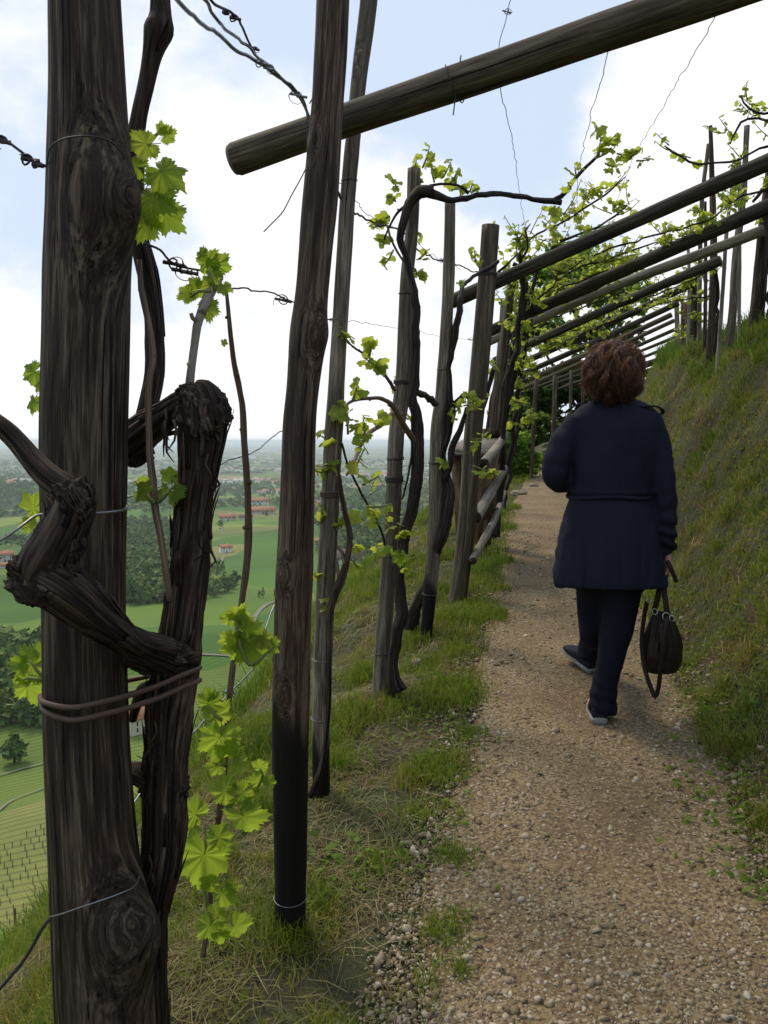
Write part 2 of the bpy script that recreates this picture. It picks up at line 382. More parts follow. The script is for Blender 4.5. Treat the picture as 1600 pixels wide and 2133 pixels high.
def nearmat():
    m, t, b, o = newmat('hillside_soil'); p = N(t, 'ShaderNodeNewGeometry').outputs['Position']
    f = noise(t, p, 2.2, 6, .6); f2 = noise(t, p, 28, 6, .65); f3 = noise(t, p, 0.02, 3)
    c = ramp(t, f, ((.35, (.075, .048, .024)), (.48, (.075, .072, .022)), (.6, (.08, .10, .025)), (.72, (.13, .095, .045)))).outputs[0]
    c = mixc(t, mathn(t, 'MULTIPLY', f2, .8), c, (.02, .018, .01))
    t.links.new(c, b.inputs['Base Color']); b.inputs['Roughness'].default_value = .95; bump(t, b, f2, 1.0, .03); return m
def pathmat():
    m, t, b, o = newmat('gravel_dirt'); p = N(t, 'ShaderNodeNewGeometry').outputs['Position']
    f = noise(t, p, 3.0, 5, .6); f2 = noise(t, p, 70, 6, .7)
    v = N(t, 'ShaderNodeTexVoronoi', inp={'Scale': 75.0, 'Randomness': 1.0}); t.links.new(p, v.inputs['Vector'])
    c = ramp(t, f, ((.35, (.17, .115, .05)), (.55, (.255, .18, .085)), (.7, (.31, .235, .12)))).outputs[0]
    c = mixc(t, ramp(t, f2, ((.42, (1, 1, 1)), (.55, (0, 0, 0)))).outputs[0], c, (.085, .052, .026))
    sepc = N(t, 'ShaderNodeSeparateColor'); t.links.new(v.outputs['Color'], sepc.inputs[0])
    st = mathn(t, 'MULTIPLY', mathn(t, 'GREATER_THAN', sepc.outputs[0], .62), mathn(t, 'LESS_THAN', v.outputs['Distance'], .42))
    c = mixc(t, mathn(t, 'MULTIPLY', st, .75), c, (.34, .27, .17))
    t.links.new(c, b.inputs['Base Color']); b.inputs['Roughness'].default_value = .9
    bump(t, b, mathn(t, 'ADD', f2, mathn(t, 'MULTIPLY', st, .8)), .8, .008); return m
def farmat():
    m, t, b, o = newmat('valley_fields'); p = N(t, 'ShaderNodeNewGeometry').outputs['Position']
    sp = N(t, 'ShaderNodeSeparateXYZ'); t.links.new(p, sp.inputs[0])
    cb = N(t, 'ShaderNodeCombineXYZ'); t.links.new(sp.outputs[0], cb.inputs[0]); t.links.new(sp.outputs[1], cb.inputs[1]); p2 = cb.outputs[0]
    ln = N(t, 'ShaderNodeVectorMath', operation='LENGTH'); t.links.new(p2, ln.inputs[0]); dist = ln.outputs['Value']
    wv = N(t, 'ShaderNodeTexNoise', inp={'Scale': .012, 'Detail': 2.0}); t.links.new(p2, wv.inputs['Vector'])
    wa = N(t, 'ShaderNodeVectorMath', operation='SCALE'); t.links.new(wv.outputs['Color'], wa.inputs[0]); wa.inputs['Scale'].default_value = 45
    pw = N(t, 'ShaderNodeVectorMath', operation='ADD'); t.links.new(p2, pw.inputs[0]); t.links.new(wa.outputs[0], pw.inputs[1])
    v = N(t, 'ShaderNodeTexVoronoi', inp={'Scale': .0085}); t.links.new(pw.outputs[0], v.inputs['Vector'])
    vc = N(t, 'ShaderNodeSeparateColor'); t.links.new(v.outputs['Color'], vc.inputs[0])
    fieldc = ramp(t, vc.outputs[0], ((0, (.085, .18, .028)), (.22, (.15, .24, .038)), (.4, (.22, .27, .045)), (.55, (.10, .20, .035)), (.72, (.25, .25, .075)), (.86, (.16, .22, .045)), (1, (.29, .22, .10))), 'CONSTANT').outputs[0]
    # vine rows
    rot = N(t, 'ShaderNodeVectorRotate', rotation_type='Z_AXIS'); t.links.new(p2, rot.inputs['Vector']); t.links.new(mathn(t, 'MULTIPLY', vc.outputs[1], 3.14), rot.inputs['Angle'])
    rs = N(t, 'ShaderNodeSeparateXYZ'); t.links.new(rot.outputs[0], rs.inputs[0])
    rows = mathn(t, 'LESS_THAN', mathn(t, 'FRACT', mathn(t, 'MULTIPLY', rs.outputs[0], .4)), .34)
    rowon = mathn(t, 'MULTIPLY', rows, mathn(t, 'MULTIPLY', mathn(t, 'GREATER_THAN', vc.outputs[2], .35), mathn(t, 'SUBTRACT', 1.0, mathn(t, 'DIVIDE', dist, 2500.0), True)))
    c = mixc(t, mathn(t, 'MULTIPLY', rowon, .42), fieldc, (.045, .07, .02))
    f = noise(t, p2, .004, 6, .6); c = mixc(t, mathn(t, 'MULTIPLY', ramp(t, f, ((.45, (0, 0, 0)), (.55, (1, 1, 1)))).outputs[0], .35), c, (.035, .06, .022))
    f2 = noise(t, p2, .35, 6, .7); c = mixc(t, mathn(t, 'MULTIPLY', f2, .4), c, (.03, .045, .015))
    # the plain: smaller bright patches of villages and pale fields
    v2 = N(t, 'ShaderNodeTexVoronoi', inp={'Scale': .02}); t.links.new(p2, v2.inputs['Vector'])
    v2c = N(t, 'ShaderNodeSeparateColor'); t.links.new(v2.outputs['Color'], v2c.inputs[0])
    f3 = noise(t, p2, .0006, 4, .6)
    town = mathn(t, 'MULTIPLY', mathn(t, 'GREATER_THAN', f3, .5), mathn(t, 'GREATER_THAN', v2c.outputs[0], .6))
    town = mathn(t, 'MULTIPLY', town, mathn(t, 'GREATER_THAN', dist, 2600.0))
    c = mixc(t, mathn(t, 'MULTIPLY', town, .8), c, mixc(t, v2c.outputs[1], (.36, .30, .26), (.30, .17, .12)))
    wd = mathn(t, 'MULTIPLY', ramp(t, noise(t, p2, .0021, 5, .65), ((.50, (0, 0, 0)), (.54, (1, 1, 1)))).outputs[0], mathn(t, 'GREATER_THAN', dist, 1500.0))
    c = mixc(t, mathn(t, 'MULTIPLY', wd, .8), c, (.025, .045, .022))
    t.links.new(c, b.inputs['Base Color']); b.inputs['Roughness'].default_value = .95; b.inputs['Specular IOR Level'].default_value = .1
    return m
M['soil'] = nearmat(); M['path'] = pathmat(); M['valley'] = farmat()

# ------------------------------------------------------------------ ground sheets
def axis(segs):
    o = []
    for a, b, s in segs: o.append(np.arange(a, b - 1e-6, s))
    return np.concatenate(o + [[segs[-1][1]]])
def grid(xs, ys, zf):
    X, Y = np.meshgrid(xs, ys); Z = zf(X, Y); V = np.stack((X, Y, Z), -1).reshape(-1, 3)
    n, m = len(ys), len(xs); i = np.arange(n - 1)[:, None] * m; j = np.arange(m - 1)[None]
    Q = np.stack((i + j, i + j + 1, i + m + j + 1, i + m + j), -1).reshape(-1, 4); return V, Q
# near hillside: s runs along the path, t across it
us = axis([(-60, -14, 2.0), (-14, -5, .4), (-5, -1.6, .1), (-1.6, 4.6, .05), (4.6, 14, .35), (14, 30, 2.0)])
ys = axis([(-14, 0, .8), (0, 1, .2), (1, 12, .06), (12, 24, .2), (24, 60, 1.2)])
U, Y = np.meshgrid(us, ys); X = xl(Y) + U + 0 * Y
Z = H(X, Y)
inp = (U > .03) & (U < PW - .03); Z = Z - inp * .03
edge = np.clip((np.abs(U + 15) - 44) / 3, 0, 1); Z = Z - edge * 1.0
n_, m_ = X.shape; i = np.arange(n_ - 1)[:, None] * m_; j = np.arange(m_ - 1)[None]
Q = np.stack((i + j, i + j + 1, i + m_ + j + 1, i + m_ + j), -1).reshape(-1, 4)
V = np.stack((X, Y, Z), -1).reshape(-1, 3)
o = bpy.data.objects.new('ground', make_mesh('ground', V, Q, mats=[M['soil']])); COL.objects.link(o)
tag(o, kind='structure')
# path sheet with ragged edges
us = np.linspace(-.1, 1.06, 30); ys2 = axis([(-4, 1, .3), (1, 14, .06), (14, 45, .4)])
U, Y = np.meshgrid(us, ys2)
e = fbm(Y * 2.2, Y * 0, 0, 33, 3) * .035
X = xl(Y) + U + e * (np.abs(U - .48) / .5)
Zr = H(X, Y) + .008 - .05 * np.clip((np.abs(U - .48) - .49) / .09, 0, 1)
n_, m_ = X.shape; i = np.arange(n_ - 1)[:, None] * m_; j = np.arange(m_ - 1)[None]
Q = np.stack((i + j, i + j + 1, i + m_ + j + 1, i + m_ + j), -1).reshape(-1, 4)
o = bpy.data.objects.new('gravel_path', make_mesh('gravel_path', np.stack((X, Y, Zr), -1).reshape(-1, 3), Q, mats=[M['path']])); COL.objects.link(o)
tag(o, kind='structure')
# valley and plain to the horizon
az = np.radians(axis([(-180, -42, 6), (-42, 36, .3), (36, 180, 6)]))
rr = np.exp(np.linspace(math.log(9), math.log(42000), 330))
A, RR = np.meshgrid(az, rr); X = RR * np.sin(A); Y = RR * np.cos(A); T_ = xl(Y) - X
near = (Y < 58) & (Y > -13) & (T_ < 57) & (T_ > -28)
Z = H(X, Y, False) - np.where(near, 1.2, 0.0)
n_, m_ = X.shape; i = np.arange(n_ - 1)[:, None] * m_; j = np.arange(m_ - 1)[None]
Q = np.stack((i + j, i + m_ + j, i + m_ + j + 1, i + j + 1), -1).reshape(-1, 4)
o = bpy.data.objects.new('valley_ground', make_mesh('valley_ground', np.stack((X, Y, Z), -1).reshape(-1, 3), Q, mats=[M['valley']])); COL.objects.link(o)
tag(o, kind='structure')
# ------------------------------------------------------------------ posts
POSTS = {}
def post(key, L, d, mat, label, group, name='wooden_post', sides=20, step=.03, lump=.05, ridge=.02, sink=.25, seed=1, tar=0.0, knots=(), cut=True, extra=None):
    """L: (px,py,width) from the top down. knots: (px,py,size,side)"""
    pts, rad = pxpath(L, d)
    b = pts[-1].copy(); dirn = pts[-1] - pts[-2]; dirn /= np.linalg.norm(dirn)
    pts = np.vstack((pts, b + dirn * sink)); rad = np.append(rad, rad[-1])
    POSTS[key] = (pts, rad)
    root = thing(name, b, label, 'post', group)
    KN = []
    for kx, ky, ks, amp in knots:
        kp = P(kx, ky, d if np.isscalar(d) else d[0]); KN.append((kp, ks / F * zc(kp), amp))
    V, Q, T, gc = tube(pts, rad, sides=sides, step=step, lump=lump, ridge=ridge, rk=4.0, seed=seed)
    x = np.zeros(len(V))
    if tar:
        zz = V[:, 2] - b[2]; x = 1 / (1 + np.exp((zz - tar - .06 * vn(gc[:, 0] * 40, gc[:, 1] * 40, 0, seed) - gc[:, 1] * 1.2) / .012))
    if KN:
        c = np.array([np.interp(V[:, 2], pts[::-1, 2], pts[::-1, k]) for k in (0, 1)]).T
        rd = V[:, :2] - c; rl = np.linalg.norm(rd, axis=1)[:, None] + 1e-9; rdn = rd / rl
        for kp, ks, amp in KN:
            kr = np.array((kp[0] - np.interp(kp[2], pts[::-1, 2], pts[::-1, 0]), -abs(.03)))
            kd = kr / (np.linalg.norm(kr) + 1e-9)
            dz = (V[:, 2] - kp[2]) / (ks * 1.5); da = np.arccos(np.clip(rdn @ kd, -1, 1)) * rad.mean() / ks
            q = dz**2 + da**2
            bulge = amp * np.exp(-q * 1.1)
            V[:, :2] += rdn * bulge[:, None]
            # grain flows round the knot
            gc[:, 0] += .10 * np.exp(-q * .8) * np.sqrt(q); gc[:, 2] = gc[:, 2] * 1.0 + .5 * np.exp(-q * 1.3)
    mb = MB().add(V, Q, T, gc, x)
    o = mb.build('pole', mat, root)
    if cut and len(T):
        pass
    return root
gp = 'vine posts along the downhill edge of the path'
rA = post('A', [(166, -420, 126), (172, -200, 136), (176, 0, 144), (181, 150, 150), (184, 300, 159), (184, 420, 164), (181, 560, 168), (179, 700, 170), (175, 900, 173), (175, 1100, 169), (175, 1300, 167), (178, 1450, 170), (184, 1600, 172), (194, 1750, 176), (206, 1900, 187), (216, 2050, 197), (224, 2200, 202), (232, 2500, 210), (240, 2900, 218)],
     1.27, M['post_old'], 'thickest weathered dark brown post at the left front with a large oval knot', gp, sides=112, step=.008, lump=.018, ridge=.03, seed=3,
     knots=((240, 430, 64, .040), (300, 1930, 54, .036), (250, 1880, 30, .006)))
rB = post('B', [(700, -260, 60), (697, -100, 66), (694, 0, 68), (683, 200, 67), (668, 400, 72), (650, 600, 68), (640, 700, 75), (632, 800, 68), (624, 900, 70), (617, 1100, 75), (609, 1300, 77), (606, 1500, 77), (606, 1700, 70), (604, 1950, 62)],
     float(hit(604, 1945)[1]), M['post_red'], 'tall brown post in front of the raised crossbeam with a black tarred foot', gp, sides=48, step=.012, lump=.05, ridge=.03, seed=5, tar=.62,
     knots=((648, 300, 16, .006), (690, 700, 24, .012), (595, 1190, 14, .006), (592, 1440, 16, .004)))
rC = post('C', [(790, -250, 30), (776, -100, 33), (768, 0, 36), (744, 200, 32), (726, 400, 32), (713, 600, 33), (701, 800, 34), (695, 900, 38), (685, 1100, 38), (675, 1300, 39), (668, 1500, 37), (669, 1668, 36)],
     float(hit(669, 1665)[1]), M['post_grey'], 'slender leaning grey post just behind the tarred post', gp, sides=32, step=.02, lump=.06, ridge=.03, seed=7, tar=.22, knots=((742, 130, 12, .006),))
rD = post('D', [(863, 352, 27), (858, 480, 27), (846, 600, 27), (839, 800, 33), (827, 900, 33), (816, 1100, 33), (801, 1300, 33), (792, 1452, 34)],
     float(hit(792, 1450)[1]), M['post_grey'], 'pale grey post wrapped by a vine that arches over its top', gp, sides=28, step=.03, lump=.05, seed=9)
rE = post('E', [(938, 418, 22), (934, 600, 25), (922, 800, 27), (912, 900, 31), (906, 1100, 31), (890, 1300, 26), (885, 1336, 26)],
     float(hit(885, 1333)[1]), M['post_grey'], 'thin post between the vine wrapped post and the thick flat topped post', gp, sides=24, step=.04, lump=.07, seed=11, tar=.35)
rF = post('F', [(1022, 470, 37), (1013, 600, 38), (996, 800, 39), (986, 900, 38), (972, 1100, 38), (950, 1268, 38)],
     float(hit(950, 1262)[1]), M['beam'], 'thick flat topped round post that holds the log railing', gp, sides=28, step=.06, lump=.015, ridge=.01, seed=13)
dG = 7.35
rG = post('G', [(1068, 570, 16), (1058, 650, 20), (1047, 750, 24), (1034, 870, 27), (1022, 1000, 28), (1006, 1175, 28)],
     dG, M['beam'], 'round post at the far end of the log railing, behind the slanted wooden box', gp, sides=24, step=.08, seed=15)
rG2 = post('G2', [(1049, 622, 12), (1044, 700, 13), (1036, 800, 14), (1026, 900, 15), (1014, 1080, 15)], 8.3, M['log'],
     'pale sawn off pole just left behind the post at the end of the railing', gp, sides=16, step=.1, seed=16)
far_posts = [(1117, 792, 1108, 960, 9, 12.3, 'faint pole leftmost of the four thin poles before the dark tree'), (1157, 782, 1152, 955, 10, 14.0, 'second thin pole from the left before the dark tree'),
             (1190, 770, 1187, 950, 7, 16.0, 'third thin pole from the left before the dark tree'), (1215, 765, 1212, 945, 7, 17.5, 'thin pole before the dark tree nearest the hair of the walker')]
for i, (x0, y0, x1, y1, wd, d, lb) in enumerate(far_posts):
    post('f%d' % i, [(x0, y0, wd), ((x0 + x1) / 2, (y0 + y1) / 2, wd), (x1, y1, wd)], d, M['beam'], lb, gp, sides=12, step=.2, seed=20 + i, sink=.6)
gr = 'posts along the top of the bank'
RP = [([(1612, 300, 17), (1600, 400, 22), (1590, 505, 28), (1580, 620, 29), (1567, 735, 27)], 7.6, 'post_old', 'thick dark post at the right picture edge on top of the bank'),
      ([(1556, 262, 11), (1549, 400, 13), (1534, 525, 16), (1527, 640, 17), (1519, 715, 17)], 8.5, 'post_grey', 'grey upright post beside the thick dark post on the bank'),
      ([(1527, 370, 7), (1514, 480, 8), (1506, 600, 8), (1494, 775, 8)], 7.9, 'log', 'thin pale stake between two darker posts on the bank'),
      ([(1480, 262, 8), (1484, 400, 12), (1487, 525, 15), (1484, 640, 16), (1478, 740, 16)], 9.6, 'post_red', 'tall brown post with the highest top of those on the bank'),
      ([(1476, 300, 8), (1462, 420, 9), (1458, 560, 9), (1456, 755, 9)], 10.6, 'post_grey', 'slim leaning pole left of the tallest brown post on the bank'),
      ([(1449, 560, 12), (1444, 640, 13), (1434, 770, 14)], 12.0, 'post_old', 'short dark post third from the left end of the bank row'),
      ([(1426, 630, 14), (1425, 700, 15), (1422, 770, 15)], 13.0, 'plank', 'reddish brown post second from the left end of the bank row'),
      ([(1409, 625, 10), (1411, 700, 10), (1407, 785, 11)], 13.8, 'post_grey', 'grey post at the left end of the bank row'),
      ([(1432, 480, 6), (1436, 600, 7), (1432, 765, 7)], 11.4, 'log', 'thin stake just right of the reddish brown post on the bank'),
      ([(1538, 330, 6), (1541, 500, 7), (1539, 735, 7)], 9.0, 'log', 'thin pale pole close right of the grey upright post'),
      ([(1469, 420, 6), (1470, 560, 7), (1468, 745, 8)], 10.2, 'post_old', 'dark stake directly left of the tallest brown post')]
for i, (L, d, mk, lb) in enumerate(RP):
    post('R%d' % i, L, d, M[mk], lb, gr, sides=18, step=.08, lump=.08, ridge=.03, seed=40 + i, sink=1.3)

# ------------------------------------------------------------------ beams
BEAMS = []
gb = 'round crossbeams of the pergola'
def beam(L, mat, label, seed, sides=24, lump=.02, step=.05, wires=()):
    pts, rad = pxpath(L, None); BEAMS.append((pts, rad))
    root = thing('crossbeam', pts[0], label, 'beam', gb)
    V, Q, T, gc = tube(pts, rad, sides=sides, step=step, lump=lump, ridge=.012, rk=4, seed=seed)
    MB().add(V, Q, T, gc).build('log', mat, root)
    # sawn end discs, proud of the log ends
    for a, b_, r_ in ((pts[0], pts[1], rad[0]), (pts[-1], pts[-2], rad[-1])):
        u = (a - b_) / np.linalg.norm(a - b_); addtube(MB(), [a - u * .01, a + u * .012], [r_ * .97, r_ * .93], sides=20, step=1, seed=seed).build('sawn_end', M['endgrain'], root)
    return root
b1 = beam([(492, 331, 66, 2.86), (720, 251, 66, 2.74), (1000, 156, 72, 2.62), (1300, 52, 78, 2.48), (1600, -52, 86, 2.34), (1950, -180, 92, 2.16)], M['beam'],
          'large foreground crossbeam with its cut end hanging free at the upper left', 61, sides=40, step=.02, lump=.02)
beam([(942, 628, 30, 6.10), (1100, 558, 29, 5.95), (1300, 470, 30, 5.8), (1600, 338, 36, 5.5), (1800, 255, 38, 5.3)], M['beam_dark'], 'first full crossbeam behind the flat topped post, highest after the foreground one', 62, lump=.03)
beam([(1020, 690, 23, 7.55), (1180, 616, 25, 7.4), (1380, 528, 28, 7.2), (1600, 430, 32, 7.0), (1700, 385, 33, 6.9)], M['beam_dark'], 'dark crossbeam second behind the flat topped post', 63)
beam([(1018, 712, 18, 8.1), (1130, 660, 19, 8.0), (1300, 589, 20, 7.85), (1480, 522, 22, 7.65), (1590, 480, 23, 7.5)], M['log'], 'pale weathered crossbeam close beneath a dark one', 64, lump=.05)
beam([(1030, 752, 16, 9.4), (1180, 682, 17, 9.2), (1350, 606, 18, 9.0), (1500, 543, 22, 8.8)], M['beam_dark'], 'crossbeam whose round cut end shows beside the bank posts', 65)
BL = [((1052, 772), (1442, 592), 10.6, 10.0, 13, 'crossbeam one beyond the one with the round cut end'), ((1058, 792), (1412, 632), 12.0, 11.5, 11, 'thin dark crossbeam two beyond the round cut end'),
      ((1066, 806), (1398, 656), 13.8, 13.2, 10, 'thin crossbeam above the hair of the walker at its left'), ((1076, 815), (1404, 668), 15.2, 14.6, 8, 'thin crossbeam fourth from the far end'),
      ((1108, 812), (1407, 686), 17.0, 16.3, 7, 'thin crossbeam third from the far end'), ((1140, 806), (1409, 701), 19.0, 18.2, 6, 'thin crossbeam second from the far end'),
      ((1165, 810), (1410, 716), 21.0, 20.0, 6, 'farthest thin crossbeam against the bright gap'), ((1180, 805), (1409, 740), 22.5, 21.5, 13, 'broad dark beam at the far end of the pergola'), ((1200, 822), (1402, 758), 24.0, 23.0, 15, 'lowest broad beam closing the far end of the pergola')]
for i, (a, b_, d0, d1, wd, lb) in enumerate(BL):
    mx_, my = (a[0] + b_[0]) / 2, (a[1] + b_[1]) / 2 + 2
    beam([(a[0], a[1], wd, d0), (mx_, my, wd * 1.05, (d0 + d1) / 2), (b_[0], b_[1], wd * 1.1, d1)], M['beam'] if i in (2, 3) else M['beam_dark'], lb, 70 + i, sides=12, step=.15)

# ------------------------------------------------------------------ log railing and slanted box
grl = 'log rails between two posts by the path'
def rail(L, mat, label, seed):
    pts, rad = pxpath(L, None); root = thing('log_rail', pts[0], label, 'rail', grl)
    V, Q, T, gc = tube(pts, rad, sides=20, step=.04, lump=.04, seed=seed); MB().add(V, Q, T, gc).build('log', mat, root)
    a, b_ = pts[0], pts[1]; u = (a - b_) / np.linalg.norm(a - b_)
    addtube(MB(), [a - u * .01, a + u * .01], [rad[0] * .97, rad[0] * .92], sides=20, step=1).build('sawn_end', M['post_old'], root)
rail([(1008, 966, 22, 5.75), (1030, 938, 19, 6.4), (1052, 909, 16, 7.2)], M['log'], 'uppermost pale log rail beside the slanted box', 81)
rail([(991, 1078, 25, 5.7), (1020, 1030, 21, 6.4), (1050, 976, 17, 7.4)], M['log'], 'middle log rail with a dark sawn end facing the camera', 82)
rail([(985, 1168, 17, 5.55), (1005, 1130, 17, 5.9), (1032, 1078, 14, 6.7), (1051, 1025, 10, 7.7)], M['log'], 'lowest log rail sloping down near the grass', 83)
def hexa(mb, a, m=0, x=0):
    """eight corners: bottom four then top four, both counter-clockwise"""
    mb.add(a, [(3, 2, 1, 0), (4, 5, 6, 7), (0, 1, 5, 4), (1, 2, 6, 5), (2, 3, 7, 6), (3, 0, 4, 7)], None, None, x, m); return mb
bx = thing('information_box', P(975, 1110, 6.4), 'brown tapered wooden box with a slanted pale lid behind the flat topped post', 'box')
lid = [P(936, 933, 6.25), P(1019, 940, 6.2), P(1049, 912, 7.15), P(972, 911, 7.2)]
lid = np.array(lid); hexa(MB(), np.vstack((lid - (0, 0, .035), lid))).build('lid', M['log'], bx, smooth=False)
rim = MB()
for k in range(4): addtube(rim, [lid[k] - (0, 0, .045), lid[(k + 1) % 4] - (0, 0, .045)], .016, sides=6, step=5)
rim.build('rim', M['wire_dark'], bx)
for k, (a0, a1, a2, a3) in enumerate((((939, 948), (961, 948), (968, 1120), (950, 1110)), ((962, 948), (985, 950), (984, 1130), (969, 1121)), ((986, 950), (1010, 952), (1004, 1140), (985, 1131)))):
    q = [P(a3[0], a3[1], 6.42), P(a2[0], a2[1], 6.42), P(a1[0], a1[1], 6.32), P(a0[0], a0[1], 6.32)]; q = np.array(q)
    hexa(MB(), np.vstack((q[[0, 1]], q[[1, 0]] + (0, .03, 0), q[[3, 2]], q[[2, 3]] + (0, .03, 0)))).build('plank', M['plank'], bx, smooth=False)
for k, (x0, x1, xb0, xb1) in enumerate(((1012, 1030, 1005, 1018), (1031, 1044, 1019, 1030))):
    q = np.array([P(xb0, 1085, 6.5 + .25 * k), P(xb1, 1080, 6.75 + .25 * k), P(x1, 948 - k * 12, 6.65 + .25 * k), P(x0, 950 - k * 12, 6.4 + .25 * k)])
    hexa(MB(), np.vstack((q[[0, 1]], q[[1, 0]] + (-.03, .02, 0), q[[3, 2]], q[[2, 3]] + (-.03, .02, 0)))).build('plank', M['plank'], bx, smooth=False)
blk = thing('wooden_block', P(1027, 910, 7.2), 'dark square block standing on the far edge of the slanted lid', 'block')
q = np.array([P(1009, 911, 7.12), P(1044, 911, 7.12), P(1044, 911, 7.12) + (0, .14, 0), P(1009, 911, 7.12) + (0, .14, 0)])
hexa(MB(), np.vstack((q, q + (0, 0, .075)))).build('block', M['post_old'], blk, smooth=False)
# ------------------------------------------------------------------ leaves
def leaf_geo(n, rings, seed, stalk=True, curl=.18):
    r0 = np.random.default_rng(seed)
    th = np.arange(n) * 2 * math.pi / n - math.pi / 2
    def gb(c, s): d = (th - c + math.pi) % (2 * math.pi) - math.pi; return np.exp(-(d / s)**2)
    r = .66 + .36 * gb(R(90), .36) + .25 * gb(R(90 + 56), .32) + .25 * gb(R(90 - 56), .32) + .10 * gb(R(90 + 112), .32) + .10 * gb(R(90 - 112), .32)
    r = r * (1 - .90 * gb(R(-90), .26)) * (1 + .05 * r0.normal(size=n) * (n > 40))
    if n > 40:
        tooth = (np.arange(n) % 3); r = r * np.where(tooth == 0, 1.07, np.where(tooth == 1, .97, .90))
    V = [(0, 0, 0)]; k1, k2, ph = r0.uniform(-1, 1), r0.uniform(-1, 1), r0.uniform(0, 6)
    for q in range(1, rings + 1):
        f = q / rings; x, y = r * f * np.cos(th), r * f * np.sin(th)
        z = -curl * (x * x * 1.3 + y * y * .7) * (1 + .4 * k1) + .10 * f * f * np.sin(th * 5 + ph) * .8 + .05 * k2 * x * y + .04 * f * np.cos(th * 10)
        V += list(zip(x, y, z))
    V = np.array(V); T = [(0, 1 + j, 1 + (j + 1) % n) for j in range(n)]; Q = []
    for q in range(rings - 1):
        a = 1 + q * n
        Q += [(a + j, a + n + j, a + n + (j + 1) % n, a + (j + 1) % n) for j in range(n)]
    return V, np.array(Q), np.array(T), stalk
def leaf_mesh(n, rings, seed, mats, sk=6, curl=.18):
    V, Q, T, _ = leaf_geo(n, rings, seed, curl=curl); mb = MB().add(V, Q, T)
    addtube(mb, [(0, 0, 0), (0, -.35, -.06), (.05, -.8, -.32)], [.016, .018, .024], m=1, sides=sk, step=.2)
    me = mb.mesh('leaf', mats); return me
LEAF_HI = [leaf_mesh(90, 5, s, [M['leaf'], M['stem']], curl=.10 + .12 * (s % 3)) for s in range(6)]
LEAF_MID = [leaf_mesh(20, 2, s, [M['leaf_far'], M['stem']], 3, .25 + .1 * (s % 3)) for s in range(5)]
def quat_basis(nrm, up):
    z = Vector(nrm).normalized(); u = Vector(up); u = (u - z * u.dot(z))
    if u.length < 1e-4: u = Vector((1, 0, 0)) - z * z.x
    u.normalize(); x = u.cross(z); return Matrix((x, u, z)).transposed()
def put_leaf(parent, pos, size, nrm, up, hi=True, k=None):
    me = (LEAF_HI if hi else LEAF_MID)[(rng.integers(100) if k is None else k) % (6 if hi else 5)]
    o = bpy.data.objects.new('leaf', me); COL.objects.link(o); o.parent = parent
    m = quat_basis(nrm, up).to_4x4(); m.translation = Vector(pos) - Vector(world_of(parent)); s = size * .70
    o.matrix_local = m @ Matrix.Diagonal((s, s, s, 1)); return o
def rand_dir(r=rng):
    v = r.normal(size=3); return v / np.linalg.norm(v)
def pleaf(parent, px, py, w, d, ang=None, tilt=.5, hi=True):
    """a leaf of photo width w seen roughly face on; ang = direction of its tip in the picture, degrees (90 up)"""
    p = P(px, py, d); s = w / F * zc(p)
    a = R(rng.uniform(-130, -50) if ang is None else ang)
    nrm = np.array((0, -1, 0)) + rand_dir() * tilt
    put_leaf(parent, p, s, nrm, (math.cos(a), 0, math.sin(a)), hi)
def shoot(parent, mbs, p0, d0, length, nl, size, hi=False, leaves=True, store=None):
    """a young green shoot with leaves"""
    p0 = np.asarray(p0, float); d0 = np.asarray(d0, float); d0 = d0 / np.linalg.norm(d0)
    side = rand_dir(); pts = [p0, p0 + d0 * length * .5 + side * length * .08, p0 + d0 * length + np.array((0, 0, .12 * length)) + side * length * .05]
    addtube(mbs, pts, [.0035 + size * .02, .003 + size * .01, .002], sides=4, step=length / 3)
    for i in range(nl):
        f = (i + .7) / nl; c = pts[0] * (1 - f)**2 + 2 * f * (1 - f) * pts[1] + f * f * pts[2]
        out = np.cross(d0, rand_dir()); out = out / (np.linalg.norm(out) + 1e-9)
        s = size * rng.uniform(.6, 1.15) * (1 - .45 * f)
        q = c + (out * .65 + d0 * .3) * s * .6
        nrm = np.array((0, 0, .8)) + rand_dir() * .8 + out * .3
        if store is not None: store.append((q, s, nrm, out + d0 * .5))
        else: put_leaf(parent, q, s, nrm, out + d0 * .5, hi)
def leaf_stuff(parent, items, name='leaf', mat='leaf_far'):
    """many small leaves joined into one part"""
    if not items: return
    V0, Q0, T0, _ = leaf_geo(10, 1, 3, curl=.35); VV, TT, GG, XX = [], [], [], []; k = len(V0)
    for i, (p, s, n, u) in enumerate(items):
        m = np.array(quat_basis(n, u)); VV.append(np.asarray(p) + (V0 * s * .62) @ m.T); TT.append(T0 + i * k); GG.append(V0); XX.append(np.full(k, rng.random()))
    mb = MB().add(np.vstack(VV), None, np.vstack(TT), np.vstack(GG), np.concatenate(XX))
    o = mb.build(name, M[mat], parent); o['kind'] = 'stuff'; return o

